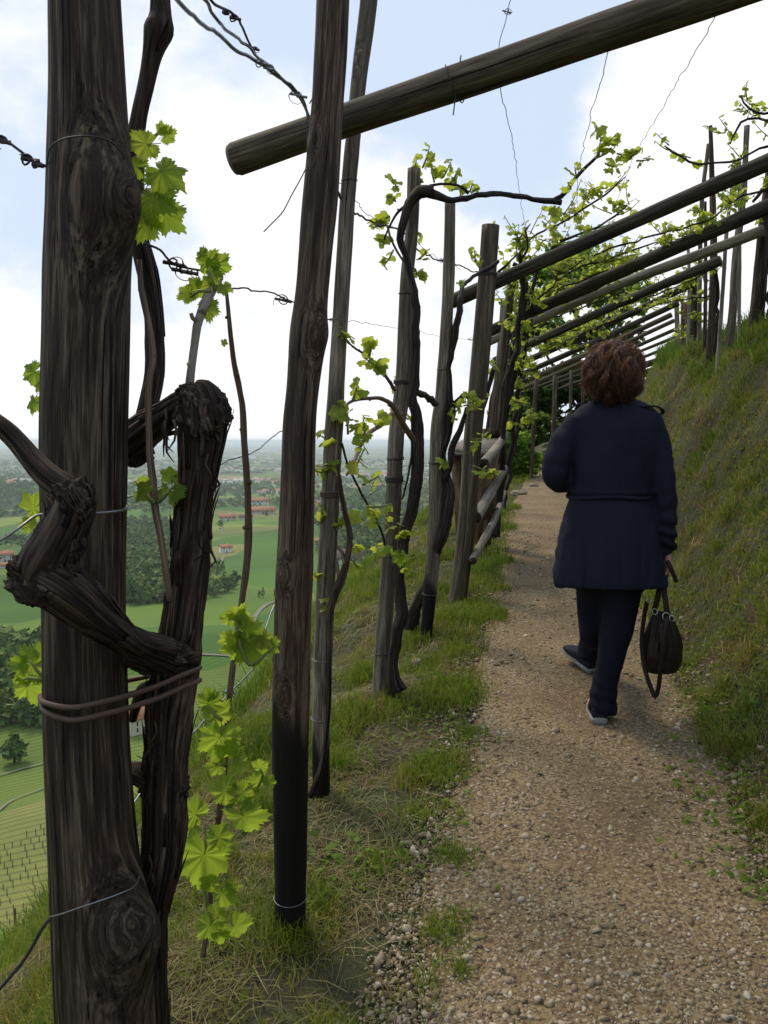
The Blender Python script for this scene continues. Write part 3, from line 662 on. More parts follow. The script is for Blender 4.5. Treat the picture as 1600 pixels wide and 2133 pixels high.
# ------------------------------------------------------------------ vines
gv = 'grapevines trained on the posts'
def bark_mod(seed, amp=.16):
    def f(rr, th, L):
        s = np.cos(th * 1 + seed); g = vn(np.cos(th) * 3 + seed, np.sin(th) * 3, L * 24, seed) ; h = vn(np.cos(th) * 12 + seed, np.sin(th) * 12, L * 34, seed + 1)
        st = np.floor((vn(np.cos(th) * 5.5 + seed, np.sin(th) * 5.5, L * 15, seed + 2) * .5 + .5) * 4) / 4
        return rr * (1 + amp * (.45 * g + .35 * h + .5 * st - .25))
    return f
def vine_part(root, name, L, d, mat='bark', sides=40, step=.01, lump=.10, amp=.16, seed=1, strips=0):
    pts, rad = pxpath(L, d); mb = MB()
    addtube(mb, pts, rad, sides=sides, step=step, lump=lump * (2.0 if mat == 'bark_far' else 1), mod=bark_mod(seed, amp) if amp else None, seed=seed, wob=.007 if mat == 'bark_far' else 0)
    r0 = np.random.default_rng(seed)
    p, r_ = resample(pts, rad, step)
    for _ in range(strips):   # peeling strips of bark
        i = r0.integers(2, len(p) - 2); k = int(min(len(p) - 1 - i, r0.integers(4, 22))); 
        if k < 2: continue
        a = rand_dir(r0); t = p[i + 1] - p[i - 1]; t /= np.linalg.norm(t); a = a - t * (a @ t); a /= np.linalg.norm(a)
        lift = r0.uniform(.0, .016) * (1 if r0.random() < .5 else .2)
        q = [p[i + j] + a * (r_[i + j] * 1.03 + lift * (j / k)**2) for j in range(0, k + 1, max(1, k // 4))]
        if len(q) > 1: addtube(mb, q, [r0.uniform(.002, .006)] * (len(q) - 1) + [.001], sides=5, step=.02, flat=.35, flatdir=tuple(a), seed=int(r0.integers(99)))
    return mb.build(name, M[mat], root)
def thin(root, name, L, d, mat='cane', sides=10, lump=.12, seed=1, wob=.0015, nodes=True):
    pts, rad = pxpath(L, d); mb = MB(); addtube(mb, pts, rad, sides=sides, step=.02, lump=lump, seed=seed, wob=wob)
    if nodes:
        p, r_ = resample(pts, rad, .02)
        for i in range(3, len(p) - 1, 6):
            a = rand_dir(); addtube(mb, [p[i] - a * .001, p[i] + a * r_[i] * 1.6], [r_[i] * 1.15, r_[i] * .5], sides=6, step=.02)
    return mb.build(name, M[mat], root)
# --- V1, the gnarled vine bound to the thickest post
d1 = 1.33
V1 = thing('grapevine', P(330, 2330, d1 + .02), 'thick gnarled old vine with peeling bark tied to the dark post with brown rubber', 'grapevine', gv)
vine_part(V1, 'trunk', [(322, 2330, 60), (322, 2150, 60), (318, 2000, 62), (318, 1900, 66), (330, 1830, 76), (341, 1750, 84), (345, 1650, 92), (350, 1560, 88), (356, 1470, 100), (366, 1390, 98), (378, 1310, 84), (388, 1230, 78), (397, 1150, 80), (402, 1070, 74), (412, 990, 78), (418, 920, 90), (424, 860, 96), (420, 818, 72), (405, 803, 30)], d1, sides=80, step=.006, lump=.09, amp=.17, seed=2, strips=90)
vine_part(V1, 'arm', [(430, 850, 70), (392, 838, 66), (350, 862, 62), (310, 890, 72), (268, 928, 70), (225, 950, 50)], [1.33, 1.34, 1.36, 1.40, 1.44, 1.46], sides=56, step=.007, amp=.2, seed=3, strips=30)
vine_part(V1, 'arm', [(285, 915, 34), (308, 850, 40), (322, 780, 42), (322, 700, 40), (316, 620, 38), (303, 550, 42), (290, 490, 36), (280, 400, 30), (280, 310, 36), (290, 240, 34), (304, 180, 34), (318, 110, 42), (330, 62, 62), (334, 30, 44), (334, -30, 38), (338, -160, 36), (345, -330, 30)], [1.42] * 17, sides=40, step=.01, lump=.07, amp=.10, seed=4, strips=10)
vine_part(V1, 'arm', [(388, 1378, 70), (335, 1362, 74), (275, 1340, 62), (220, 1298, 78), (165, 1252, 98), (118, 1215, 110), (75, 1198, 98), (42, 1196, 72), (26, 1198, 50)], [1.32, 1.27, 1.20, 1.14, 1.11, 1.10, 1.11, 1.12, 1.12], sides=64, step=.006, lump=.14, amp=.20, seed=5, strips=40)
vine_part(V1, 'arm', [(80, 1215, 90), (96, 1170, 110), (122, 1122, 96), (143, 1080, 88), (152, 1040, 80), (148, 1010, 52)], [1.11, 1.10, 1.10, 1.105, 1.11, 1.12], sides=56, step=.006, lump=.14, amp=.20, seed=6, strips=16)
vine_part(V1, 'arm', [(170, 1050, 56), (138, 1018, 58), (105, 995, 52), (70, 960, 46), (36, 918, 42), (0, 885, 38), (-60, 850, 36), (-150, 830, 34)], [1.12, 1.11, 1.11, 1.12, 1.13, 1.13, 1.14, 1.14], sides=44, step=.008, lump=.08, amp=.10, seed=7, strips=8)
def burl(px, py, wx, wy, d, seed, depth=.5, rot=0.0):
    n = 64; u = np.linspace(0, math.pi, n)[1:-1]; v = np.arange(n * 2) * math.pi / n; U_, V_ = np.meshgrid(u, v, indexing='ij')
    x, y, z = np.sin(U_) * np.cos(V_), np.sin(U_) * np.sin(V_), np.cos(U_)
    cr, sr = math.cos(rot), math.sin(rot); xs, zs = x * cr + z * sr, -x * sr + z * cr
    k = 1 + .22 * fbm(x * 1.7 + seed, y * 1.7, z * 1.7, seed, 3) + .16 * np.abs(fbm(xs * 9, y * 9, zs * 2.2 + seed, seed + 1, 3)) + .10 * np.floor(2.5 * (vn(xs * 6, y * 6, zs * 2, seed + 3) + 1)) / 2.5
    c_ = P(px, py, d); s_ = zc(c_) / F; Q_ = np.stack((x * k * wx / 2 * s_, y * k * (wx + wy) / 4 * s_ * depth, z * k * wy / 2 * s_), -1).reshape(-1, 3) + c_
    m_ = n * 2; r_ = n - 2; Q = [(i * m_ + j, (i + 1) * m_ + j, (i + 1) * m_ + (j + 1) % m_, i * m_ + (j + 1) % m_) for i in range(r_ - 1) for j in range(m_)]
    g = np.stack((xs * .05 + seed, y * .05, zs * .05), -1).reshape(-1, 3)
    return MB().add(Q_, Q, None, g).build('burl', M['bark'], V1)
burl(150, 1048, 80, 94, 1.10, 3, .75, .5); burl(90, 1202, 132, 104, 1.095, 4, .7, .9); burl(122, 1136, 88, 92, 1.10, 8, .7); burl(423, 866, 92, 110, 1.325, 5, .9, .2); burl(405, 820, 64, 40, 1.33, 9, .9, 1.2); burl(322, 1368, 130, 66, 1.285, 6, .7, 1.3); burl(44, 1215, 50, 46, 1.10, 7, .7); burl(275, 935, 70, 60, 1.43, 10, .7, 1.2); burl(345, 1640, 88, 60, 1.33, 11, .9)
vine_part(V1, 'stub', [(345, 1650, 46), (310, 1622, 50), (282, 1606, 46), (268, 1598, 30)], [1.33, 1.33, 1.34, 1.34], sides=30, step=.008, amp=.2, seed=8, strips=8)
vine_part(V1, 'stub', [(276, 1500, 16), (285, 1465, 24), (300, 1438, 30), (312, 1425, 18)], [1.36, 1.35, 1.33, 1.30], sides=24, step=.01, amp=.15, seed=9)
vine_part(V1, 'stub', [(350, 905, 8), (372, 900, 12), (386, 912, 18)], 1.35, sides=12, seed=12, amp=.1)
mb = MB()   # shredded bark hanging inside the loops
for k in range(46):
    x0, y0 = [(318, 1510), (330, 1560), (318, 1790), (352, 870), (440, 960), (428, 1100), (322, 1830), (290, 1335)][k % 8]; x0 += rng.uniform(-12, 12); y0 += rng.uniform(-30, 30); dd = 1.31 + rng.uniform(-.03, .04)
    p = [P(x0 + rng.uniform(-7, 7) * j, y0 + 22 * j, dd) for j in range(4)]
    addtube(mb, p, [.0026, .0024, .0018, .0006], sides=4, step=.02, flat=.5, seed=k)
mb.build('shredded_bark', M['bark'], V1)['kind'] = 'stuff'
thin(V1, 'cane', [(288, 540, 11), (294, 600, 12), (308, 660, 13), (318, 740, 14), (310, 800, 13), (308, 860, 14), (311, 930, 14), (318, 1000, 17), (325, 1060, 15), (337, 1120, 15), (346, 1190, 15), (352, 1250, 12)], 1.30, seed=3)
thin(V1, 'cane', [(391, 815, 18), (398, 760, 17), (404, 720, 17), (410, 680, 18), (424, 640, 18), (440, 605, 24), (458, 575, 20)], [1.33, 1.35, 1.37, 1.38, 1.40, 1.42, 1.43], mat='log', seed=4)
thin(V1, 'cane', [(412, 672, 10), (402, 664, 9), (397, 654, 8)], 1.38, seed=5)
for x, y, ww, a in ((305, 300, 62, 200), (345, 282, 36, 20), (337, 358, 84, -40), (285, 348, 52, 150), (322, 410, 92, -95), (345, 445, 74, -50), (303, 465, 66, -110), (336, 270, 26, 80), (352, 272, 18, 60),
                    (432, 548, 52, 110), (452, 552, 50, 45), (440, 572, 40, 0), (408, 600, 44, 190), (392, 612, 36, 200), (424, 590, 34, -60), (432, 640, 48, -80), (466, 596, 32, -80), (420, 530, 24, 100),
                    (72, 775, 48, 200), (69, 838, 40, -100), (80, 800, 30, 240), (72, 1060, 60, 120), (62, 1095, 34, 120), (80, 1108, 24, -70), (68, 1385, 76, 175), (88, 1362, 44, 60), (58, 1430, 70, -80), (48, 1378, 30, 180),
                    (355, 992, 34, 150), (366, 1040, 34, -80), (370, 1000, 24, 60), (466, 712, 16, -90)):
    pleaf(V1, x, y, ww, 1.29 if x > 250 and y < 520 else (1.41 if y < 700 and x > 350 else 1.36), a, .45)
mb = MB()
for L in ([(298, 480), (297, 400), (300, 320), (318, 290), (338, 268)], [(448, 606), (442, 580), (436, 556)], [(440, 606), (414, 606), (396, 620)], [(100, 1420), (80, 1400), (62, 1376)], [(92, 1418), (60, 1412), (48, 1416)], [(378, 1040), (368, 1008), (356, 990)]):
    addtube(mb, [P(x, y, 1.31) for x, y in L], [.003] * (len(L) - 1) + [.0015], sides=6, step=.02)
mb.build('green_shoot', M['stem'], V1)['kind'] = 'stuff'
shoots1 = MB()
shoot(V1, shoots1, P(322, 1048, 1.29), (-.6, 0, .6), .04, 3, .05, True); shoot(V1, shoots1, P(328, 1045, 1.29), (.8, -.1, .6), .035, 2, .045, True)
shoots1.build('green_shoot', M['stem'], V1)['kind'] = 'stuff'
# rubber tie round post and vine
tie = thing('rubber_tie', P(95, 1455, 1.2), 'brown rubber tie looped twice round the thickest post and its vine', 'tie')
for dy, sg in ((0, 1), (26, -1)):
    L = [(84, 1450 + dy * .2, 1.27), (95, 1464 + dy * .7, 1.20), (150, 1474 + dy, 1.165), (215, 1462 + dy, 1.165), (270, 1448 + dy, 1.20), (330, 1428 + dy, 1.245), (385, 1404 + dy, 1.262), (411, 1394 + dy, 1.30), (408, 1390 + dy, 1.36), (330, 1405 + dy, 1.40), (200, 1430 + dy, 1.37), (110, 1440 + dy * .5, 1.35), (84, 1450 + dy * .2, 1.27)]
    pts = [P(*q) for q in L]; addtube(MB(), pts, .0042, sides=10, step=.01, cap=False).build('loop', M['tie'], tie)
# --- young cane standing in front of the tarred post
V0 = thing('young_vine', P(425, 1985, 1.95), 'young vine cane with pale new leaves between the thickest post and the tarred post', 'grapevine')
thin(V0, 'cane', [(470, 598, 7), (478, 680, 10), (488, 760, 11), (503, 840, 13), (510, 920, 14), (516, 1000, 14), (518, 1080, 15), (518, 1130, 17), (512, 1190, 15), (503, 1260, 14), (494, 1330, 14), (486, 1400, 13), (474, 1500, 13), (467, 1600, 13), (456, 1700, 13), (444, 1820, 12), (432, 1920, 12), (424, 1990, 12)], list(np.linspace(1.60, 1.95, 18)), seed=8)
for x, y, ww, a in ((494, 1283, 44, 60), (478, 1290, 34, 170), (512, 1318, 66, -30), (500, 1345, 60, 190), (520, 1345, 74, -70), (545, 1330, 40, -40), (565, 1350, 28, 30), (572, 1338, 20, 70), (480, 1330, 40, 200), (505, 1300, 40, 20),
                    (437, 1466, 54, 100), (450, 1490, 62, 40), (459, 1535, 84, -100), (440, 1450, 26, 110), (472, 1560, 56, -60), (494, 1591, 38, -20), (455, 1595, 40, 180), (470, 1648, 66, 170), (500, 1655, 60, 10), (507, 1700, 84, -70), (534, 1630, 40, 30), (542, 1598, 34, 90), (560, 1630, 26, 60),
                    (407, 1696, 62, 140), (402, 1720, 40, 200), (426, 1780, 112, -100), (455, 1745, 50, 60), (462, 1860, 62, -90), (440, 1842, 40, 140), (480, 1850, 36, 0), (488, 1930, 66, -60), (436, 1928, 50, -130), (452, 1905, 44, 80), (460, 1950, 40, -90), (500, 1280, 26, 100)):
    pleaf(V0, x, y, ww, 1.72 if y < 1400 else 1.80, a, .45)
mb = MB()
for L, dd in (([(492, 1290), (500, 1345), (520, 1385), (545, 1370), (568, 1348)], 1.72), ([(462, 1500), (448, 1490), (436, 1468)], 1.79), ([(470, 1680), (500, 1665), (528, 1650), (545, 1612), (543, 1598)], 1.81), ([(432, 1890), (410, 1760), (405, 1720)], 1.83), ([(438, 1890), (455, 1880), (470, 1850)], 1.83)):
    addtube(mb, [P(x, y, dd) for x, y in L], [.0045] * (len(L) - 1) + [.002], sides=6, step=.02)
mb.build('green_shoot', M['stem'], V0)['kind'] = 'stuff'

dC = POSTS['C'][0][-2][1]; dD = POSTS['D'][0][-2][1]; dE = POSTS['E'][0][-2][1]; dF = POSTS['F'][0][-2][1]
def leafy(root, spots, d, hi=False, size=.055, name='green_shoot'):
    """spots: (px,py,n leaves,picture angle of the shoot,length in px)"""
    mb = MB()
    for x, y, n, a, ln in spots:
        p = P(x, y, d); L_ = ln / F * zc(p); v = (math.cos(R(a)), rng.uniform(-.4, .4), math.sin(R(a)))
        shoot(root, mb, p, v, L_, n, size, hi)
    mb.build(name, M['stem'], root)['kind'] = 'stuff'
# --- V2 on the slender grey post
V2 = thing('grapevine', P(645, 1660, dC), 'slender vine climbing the leaning grey post with arching canes', 'grapevine', gv)
vine_part(V2, 'trunk', [(645, 1660, 14), (662, 1620, 14), (676, 1560, 10), (684, 1480, 10), (686, 1400, 11), (685, 1330, 13), (691, 1260, 15), (708, 1215, 20), (721, 1172, 14), (729, 1115, 13), (719, 1070, 12), (711, 1030, 11), (706, 990, 10)], dC - .09, sides=14, step=.02, seed=20, amp=.1)
for i, L in enumerate(([(706, 880, 5), (716, 850, 6), (735, 834, 7), (770, 829, 8), (800, 832, 9), (822, 852, 12), (842, 885, 13), (868, 925, 13)], [(722, 990, 5), (736, 965, 7), (744, 945, 8), (752, 925, 8), (765, 905, 9), (790, 888, 10), (806, 872, 12), (818, 862, 12)],
                       [(712, 925, 5), (722, 960, 5), (735, 992, 5), (752, 1025, 5), (772, 1062, 5), (795, 1110, 5), (806, 1150, 5)], [(727, 716, 4), (748, 730, 5), (770, 745, 6), (790, 768, 6), (806, 788, 7), (822, 812, 8)],
                       [(700, 1140, 6), (712, 1150, 8), (718, 1175, 9)], [(700, 1165, 7), (705, 1200, 8), (710, 1215, 10)])):
    thin(V2, 'cane', L, list(np.linspace(dC - .02, dD - .1 if i < 4 else dC - .1, len(L))), mat='bark_far' if i in (2,) else 'cane', sides=8, seed=30 + i)
leafy(V2, [(710, 870, 4, 100, 30), (735, 834, 4, 70, 40), (728, 716, 5, 120, 30), (768, 742, 5, 80, 36), (790, 770, 5, 150, 36), (800, 785, 4, 80, 20), (748, 935, 4, 60, 30), (700, 925, 5, 160, 40), (725, 905, 5, 100, 50), (760, 905, 4, 95, 36), (785, 890, 3, 70, 26),
           (690, 990, 5, 170, 50), (712, 960, 5, 200, 50), (735, 985, 4, 60, 50), (755, 1010, 4, 20, 40), (765, 1055, 4, 0, 50), (755, 1080, 4, 200, 36), (790, 1095, 4, 120, 36), (668, 1090, 4, 90, 40), (700, 1105, 3, 60, 30), (725, 1130, 4, -30, 30), (735, 1165, 3, -60, 26), (680, 1215, 4, 150, 30), (690, 1235, 5, -100, 40), (700, 960, 4, -100, 50)], dC - .02, False, .062)
# --- V3 around the vine-wrapped post
V3 = thing('grapevine', P(828, 1432, dD - .08), 'twisting dark vine that arches over the pale post and out over the path', 'grapevine', gv)
vine_part(V3, 'trunk', [(832, 1440, 40), (820, 1412, 28), (820, 1370, 24), (830, 1310, 24), (834, 1250, 24), (834, 1180, 24), (846, 1110, 24), (862, 1040, 26), (872, 960, 26), (868, 900, 26), (863, 840, 22), (862, 760, 20), (864, 690, 21), (863, 630, 18), (858, 590, 14), (846, 540, 14), (836, 500, 15), (838, 460, 17), (850, 425, 20), (872, 402, 26), (902, 402, 24)], dD - .11, mat='bark_far', sides=20, step=.03, seed=22, amp=.14)
vine_part(V3, 'arm', [(895, 402, 20), (930, 412, 13), (970, 414, 12), (1010, 407, 11), (1060, 407, 11), (1110, 414, 11), (1150, 420, 12), (1172, 424, 12)], [dD - .11, dD - .1, dD, dD + .1, dD + .25, dD + .35, dD + .4, dD + .4], mat='bark_far', sides=12, step=.04, amp=.08, seed=23)
vine_part(V3, 'arm', [(1150, 421, 9), (1170, 412, 10), (1185, 392, 9), (1205, 368, 8), (1225, 345, 7), (1248, 322, 6)], dD + .4, mat='bark_far', sides=8, step=.05, amp=.05, seed=24)
vine_part(V3, 'arm', [(846, 440, 8), (868, 412, 7), (900, 384, 6), (940, 382, 6), (962, 390, 6), (978, 402, 8)], dD - .1, mat='bark_far', sides=8, step=.05, amp=.05, seed=25)
vine_part(V3, 'arm', [(858, 812, 12), (872, 819, 14), (890, 828, 13), (908, 842, 12)], [dD - .1, dD - .08, dD + .2, dE - .06], mat='bark_far', sides=10, step=.04, seed=26)
thin(V3, 'cane', [(870, 790, 5), (858, 850, 5), (860, 920, 5), (852, 980, 5), (846, 1010, 5), (838, 1040, 4)], dD - .13, mat='bark_far', sides=6, seed=41)
thin(V3, 'cane', [(800, 500, 4), (812, 470, 5), (826, 445, 6), (842, 430, 7)], dD - .1, mat='bark_far', sides=6, seed=42)
thin(V3, 'cane', [(862, 560, 4), (838, 540, 5), (815, 500, 5), (806, 470, 5)], dD - .1, mat='cane', sides=6, seed=42)
leafy(V3, [(870, 395, 6, 90, 30), (862, 370, 6, 80, 40), (880, 350, 5, 70, 40), (905, 380, 5, 100, 36), (922, 370, 6, 60, 40), (935, 385, 5, 60, 36), (948, 392, 4, -20, 20), (830, 400, 5, 120, 36), (825, 420, 5, 140, 20), (812, 450, 6, 190, 30), (800, 470, 6, 170, 30),
           (812, 500, 5, 200, 26), (820, 520, 6, -120, 40), (840, 545, 6, -40, 36), (865, 560, 5, -60, 26), (872, 540, 4, 30, 20), (855, 520, 5, 60, 36), (978, 400, 3, 70, 18), (830, 800, 4, 60, 30), (830, 830, 5, 90, 30), (840, 860, 4, -60, 20), (832, 850, 4, 190, 20),
           (1248, 322, 6, 80, 30), (1240, 330, 5, 20, 40), (1262, 300, 6, 40, 36), (1285, 320, 6, 0, 40), (1310, 330, 5, 30, 30), (1325, 335, 4, -10, 24), (1260, 340, 5, -30, 30), (1245, 290, 5, 100, 24), (1200, 368, 3, 100, 20), (1190, 395, 3, 130, 14)], dD + .05, False, .062)
leafy(V3, [(830, 1125, 5, 60, 30), (820, 1140, 5, 180, 40), (838, 1160, 5, 10, 30), (835, 1170, 4, -60, 20), (815, 1110, 4, 110, 36), (1165, 430, 4, -120, 20)], dD - .16, False, .068)
pleaf(V3, 834, 1158, 34, dD - .2, -90)
# --- V4 behind the thin post
V4 = thing('grapevine', P(852, 1305, dE + .1), 'vine with a forked dark trunk pressed against the thin post', 'grapevine', gv)
vine_part(V4, 'trunk', [(853, 1310, 34), (862, 1270, 26), (876, 1240, 22), (896, 1200, 20), (912, 1140, 24), (924, 1090, 28), (936, 1030, 26), (926, 985, 22), (922, 940, 18), (932, 900, 16), (941, 860, 18), (934, 820, 15), (935, 770, 15), (943, 720, 15), (947, 680, 14), (960, 636, 14), (963, 600, 10), (975, 585, 8), (1000, 568, 8), (1040, 545, 8)], [dE + .1] * 4 + [dE - .02] * 12 + [dE + .1, dE + .3, dE + .5, dE + .6], mat='bark_far', sides=18, step=.04, seed=27, amp=.14)
vine_part(V4, 'arm', [(930, 1000, 14), (938, 950, 14), (950, 910, 13), (962, 880, 11), (972, 850, 6)], dE - .04, mat='bark_far', sides=10, step=.05, seed=28)
vine_part(V4, 'arm', [(940, 850, 14), (956, 832, 12), (968, 822, 12), (976, 830, 8)], dE - .04, mat='bark_far', sides=10, step=.04, seed=29)
leafy(V4, [(965, 845, 5, 20, 30), (950, 858, 5, 60, 40), (975, 860, 4, 30, 36), (985, 915, 5, 10, 30), (985, 970, 6, -20, 50), (975, 945, 5, 60, 30), (1000, 985, 5, -10, 36), (935, 960, 4, 200, 16), (985, 845, 4, 80, 26), (945, 880, 4, 100, 24), (1000, 560, 3, 110, 26), (990, 545, 4, 100, 20), (950, 590, 2, 0, 14)], dE - .1, False, .068)
# --- V5 at the far end of the railing: dark tangle with leaves
V5 = thing('grapevine', P(1034, 1120, dG - .1), 'dark tangle of vine stems on the round post at the end of the railing', 'grapevine', gv)
for i, L in enumerate(([(1030, 1120, 22), (1040, 1000, 22), (1046, 900, 22), (1052, 820, 20), (1062, 760, 16), (1075, 700, 14), (1090, 640, 12), (1095, 590, 10), (1085, 560, 8), (1070, 548, 8)], [(1050, 880, 12), (1068, 800, 12), (1082, 740, 12), (1094, 690, 10), (1098, 640, 10), (1110, 600, 8), (1122, 560, 7), (1128, 540, 6)],
                       [(1010, 960, 8), (1018, 880, 9), (1032, 800, 10), (1050, 720, 10), (1075, 690, 9)], [(1000, 880, 7), (1012, 830, 9), (1030, 770, 10), (1060, 730, 10)], [(1060, 900, 8), (1075, 860, 8), (1095, 830, 6)])):
    vine_part(V5, 'trunk' if i == 0 else 'arm', L, dG - .15 + .1 * i, mat='bark_far', sides=12, step=.06, seed=50 + i, amp=.12)
store = []; mb = MB()
for k in range(64):
    f = rng.random(); x = 1075 + rng.normal() * 20 + 20 * (1 - f) * 0; y = 560 + 330 * f; p = P(x, y, dG + rng.uniform(-.4, .4))
    shoot(V5, mb, p, (rng.uniform(-1, 1), rng.uniform(-1, 1), rng.uniform(-.3, 1)), .14, 4, .085, False)
mb.build('green_shoot', M['stem'], V5)['kind'] = 'stuff'
# --- vines over the pergola: rooted beside the posts, canes run across and along the beams
gov = 'grapevines spread over the pergola roof'
def top_z(px, py, d): return P(px, py, d)
def over(label, base, canes, nshoot, size, seed, dens=4, mat='bark_far', trunkw=.022, tw=None):
    """canes: lists of (px,py,depth). leaves hang along them"""
    global rng
    keep = rng; rng = np.random.default_rng(seed)
    root = thing('grapevine', base[0], label, 'grapevine', gov)
    addtube(MB(), base, [trunkw] * (len(base) - 1) + [trunkw * .6], sides=10, step=.08, wob=.02, lump=.22, mod=bark_mod(seed, .15), seed=seed).build('trunk', M[mat], root)
    items = []
    sm = MB()
    for L in canes:
        pts = [P(q[0], q[1] - 3, q[2] + .22) for q in L]
        addtube(MB(), pts, [.011] + [.008] * (len(pts) - 2) + [.004], sides=6, step=.08, wob=.012, lump=.2, seed=seed).build('cane', M[mat], root)
        p, _ = resample(np.array(pts), np.full(len(pts), .01), .05)
        for k in range(int(nshoot * .66 * len(p) * .05)):
            q = p[rng.integers(len(p))] + rng.normal(size=3) * .03
            shoot(root, sm, q, (rng.uniform(-1, 1), rng.uniform(-.2, 1), rng.uniform(-.1, 1.0)), rng.uniform(.08, .26), rng.integers(dens - 1, dens + 3), size * .86, store=items)
    rng.shuffle(items) if False else None
    near_n = 140
    for it in items[:near_n]: put_leaf(root, it[0], it[1], it[2], it[3], False)
    leaf_stuff(root, items[near_n:])
    if sm.V: sm.build('green_shoot', M['stem'], root)['kind'] = 'stuff'
    rng = keep; return root
over('vine on the bank side spreading leaves over the two nearest dark crossbeams', [P(1592, 740, 7.5), P(1604, 620, 7.5), P(1606, 500, 7.4), P(1600, 400, 7.3), P(1570, 420, 7.2)],
     [[(1600, 395, 6.9), (1530, 420, 6.9), (1490, 455, 6.8), (1430, 478, 6.8), (1340, 500, 6.8), (1240, 535, 6.8), (1150, 585, 6.8)], [(1600, 450, 7.2), (1500, 470, 7.2), (1400, 520, 7.2), (1300, 560, 7.2), (1180, 600, 7.2), (1120, 610, 7.2)]], 26, .085, 101)
over('vine whose canes rise above the highest full crossbeam', [P(1606, 760, 7.2), P(1625, 560, 6.9), P(1640, 420, 6.6), P(1620, 330, 6.2)],
     [[(1620, 300, 5.6), (1580, 312, 5.6), (1540, 335, 5.6), (1480, 345, 5.65), (1420, 330, 5.7), (1385, 310, 5.7)], [(1640, 290, 5.5), (1600, 255, 5.5), (1560, 250, 5.5), (1535, 275, 5.5), (1525, 300, 5.5)], [(1620, 225, 5.4), (1590, 240, 5.4), (1560, 228, 5.4), (1545, 205, 5.4)]], 20, .07, 102)
over('vine with bright leaves between the first and second dark crossbeams', [P(1022, 1160, 7.7), P(1046, 1010, 7.7), P(1070, 890, 7.7), P(1084, 770, 7.6), P(1100, 680, 7.5), P(1115, 620, 7.4)],
     [[(1110, 640, 7.0), (1150, 600, 7.0), (1200, 560, 6.9), (1260, 545, 6.9), (1330, 520, 6.9), (1400, 505, 6.9)], [(1110, 650, 7.3), (1180, 600, 7.3), (1250, 570, 7.2), (1330, 545, 7.2)],
      [(1090, 520, 6.3), (1120, 490, 6.3), (1160, 470, 6.3), (1210, 440, 6.3), (1262, 405, 6.3), (1300, 372, 6.3)], [(1105, 625, 7.3), (1135, 640, 7.5), (1180, 630, 7.5), (1230, 610, 7.5), (1290, 580, 7.5)]], 30, .09, 103, dens=4)
over('vine clothing the crossbeam with the round cut end', [P(1486, 760, 9.5), P(1492, 640, 9.4), P(1485, 560, 9.2), P(1450, 560, 9.0)],
     [[(1490, 560, 8.9), (1430, 590, 8.9), (1350, 622, 8.9), (1270, 650, 8.9), (1180, 690, 9.0), (1100, 730, 9.2)], [(1480, 620, 9.6), (1400, 630, 9.6), (1320, 655, 9.6), (1230, 690, 9.7), (1130, 735, 9.8)], [(1300, 610, 8.4), (1220, 640, 8.4), (1150, 665, 8.5), (1105, 690, 8.5)]], 30, .09, 104)
over('vine hanging leaves on the far posts of the bank', [P(1440, 770, 11.6), P(1446, 700, 11.5), P(1452, 640, 11.3), P(1440, 590, 11.0)],
     [[(1460, 560, 10.2), (1470, 600, 10.2), (1465, 640, 10.3), (1475, 680, 10.3)], [(1440, 590, 11), (1420, 630, 11.4), (1425, 680, 11.4), (1420, 720, 11.5)], [(1440, 585, 10.6), (1360, 610, 10.6), (1280, 660, 10.7), (1180, 710, 10.8)]], 30, .08, 105)
over('vine trailing beneath the far crossbeams toward the walker', [P(1052, 1090, 9.2), P(1062, 980, 9.3), P(1080, 870, 9.4), P(1090, 780, 9.5)],
     [[(1090, 740, 9.6), (1150, 700, 9.9), (1210, 690, 10), (1260, 690, 10.2)], [(1075, 790, 9.4), (1120, 745, 9.6), (1180, 722, 9.9), (1250, 705, 10.2)], [(1060, 830, 9.0), (1075, 780, 9), (1100, 750, 9.2)]], 26, .085, 106)
over('vine shoots along the upper side of the highest full crossbeam', [P(1000, 1200, 7.0), P(1028, 1010, 6.9), P(1052, 860, 6.8), P(1078, 700, 6.5), P(1088, 600, 6.4), P(1080, 530, 6.2)],
     [[(1040, 570, 6.1), (1070, 540, 6.1), (1100, 505, 6.1), (1085, 490, 6.1)], [(1085, 545, 6.1), (1100, 520, 6.0), (1095, 480, 6.0), (1105, 470, 6.0)], [(1170, 505, 6.0), (1230, 480, 5.9), (1280, 455, 5.9), (1310, 430, 5.9)], [(1150, 520, 6.0), (1200, 505, 6.0), (1245, 480, 6.0)]], 30, .07, 107)

# ------------------------------------------------------------------ wires
gw = 'vineyard wires strung between the posts'
def wire(L, label, r=.0013, mat='wire_dark', wob=.003, curls=(), name='wire', extra=None, seed=1):
    pts = np.array([P(*q) for q in L]); root = thing(name, pts[0], label, 'wire', gw)
    mb = MB(); addtube(mb, pts, r, sides=6, step=.012, wob=wob, seed=seed)
    for cx, cy, cd, cs in curls:   # old tendrils wound round the wire
        c = P(cx, cy, cd); s = cs / F * cd; a = rng.uniform(0, 6)
        q = [c + s * np.array((math.cos(a + k * .62) * (.10 + .028 * k) + .03 * k * math.cos(a * 3), .15 * math.sin(k), math.sin(a + k * .62) * (.10 + .022 * k) - .012 * k)) for k in range(16)]
        addtube(mb, q, [min(r, .0016) * 1.0] * 12 + [.0008] * 4, sides=5, step=.01)
        addtube(mb, [c - (s * .5, 0, 0), c + (s * .5, .003, -.2 * s)], [min(r * 1.7, .0034), min(r * 2.0, .004)], sides=7, step=.005, lump=.3)
    if extra: extra(mb)
    return mb.build('strand', M[mat], root)
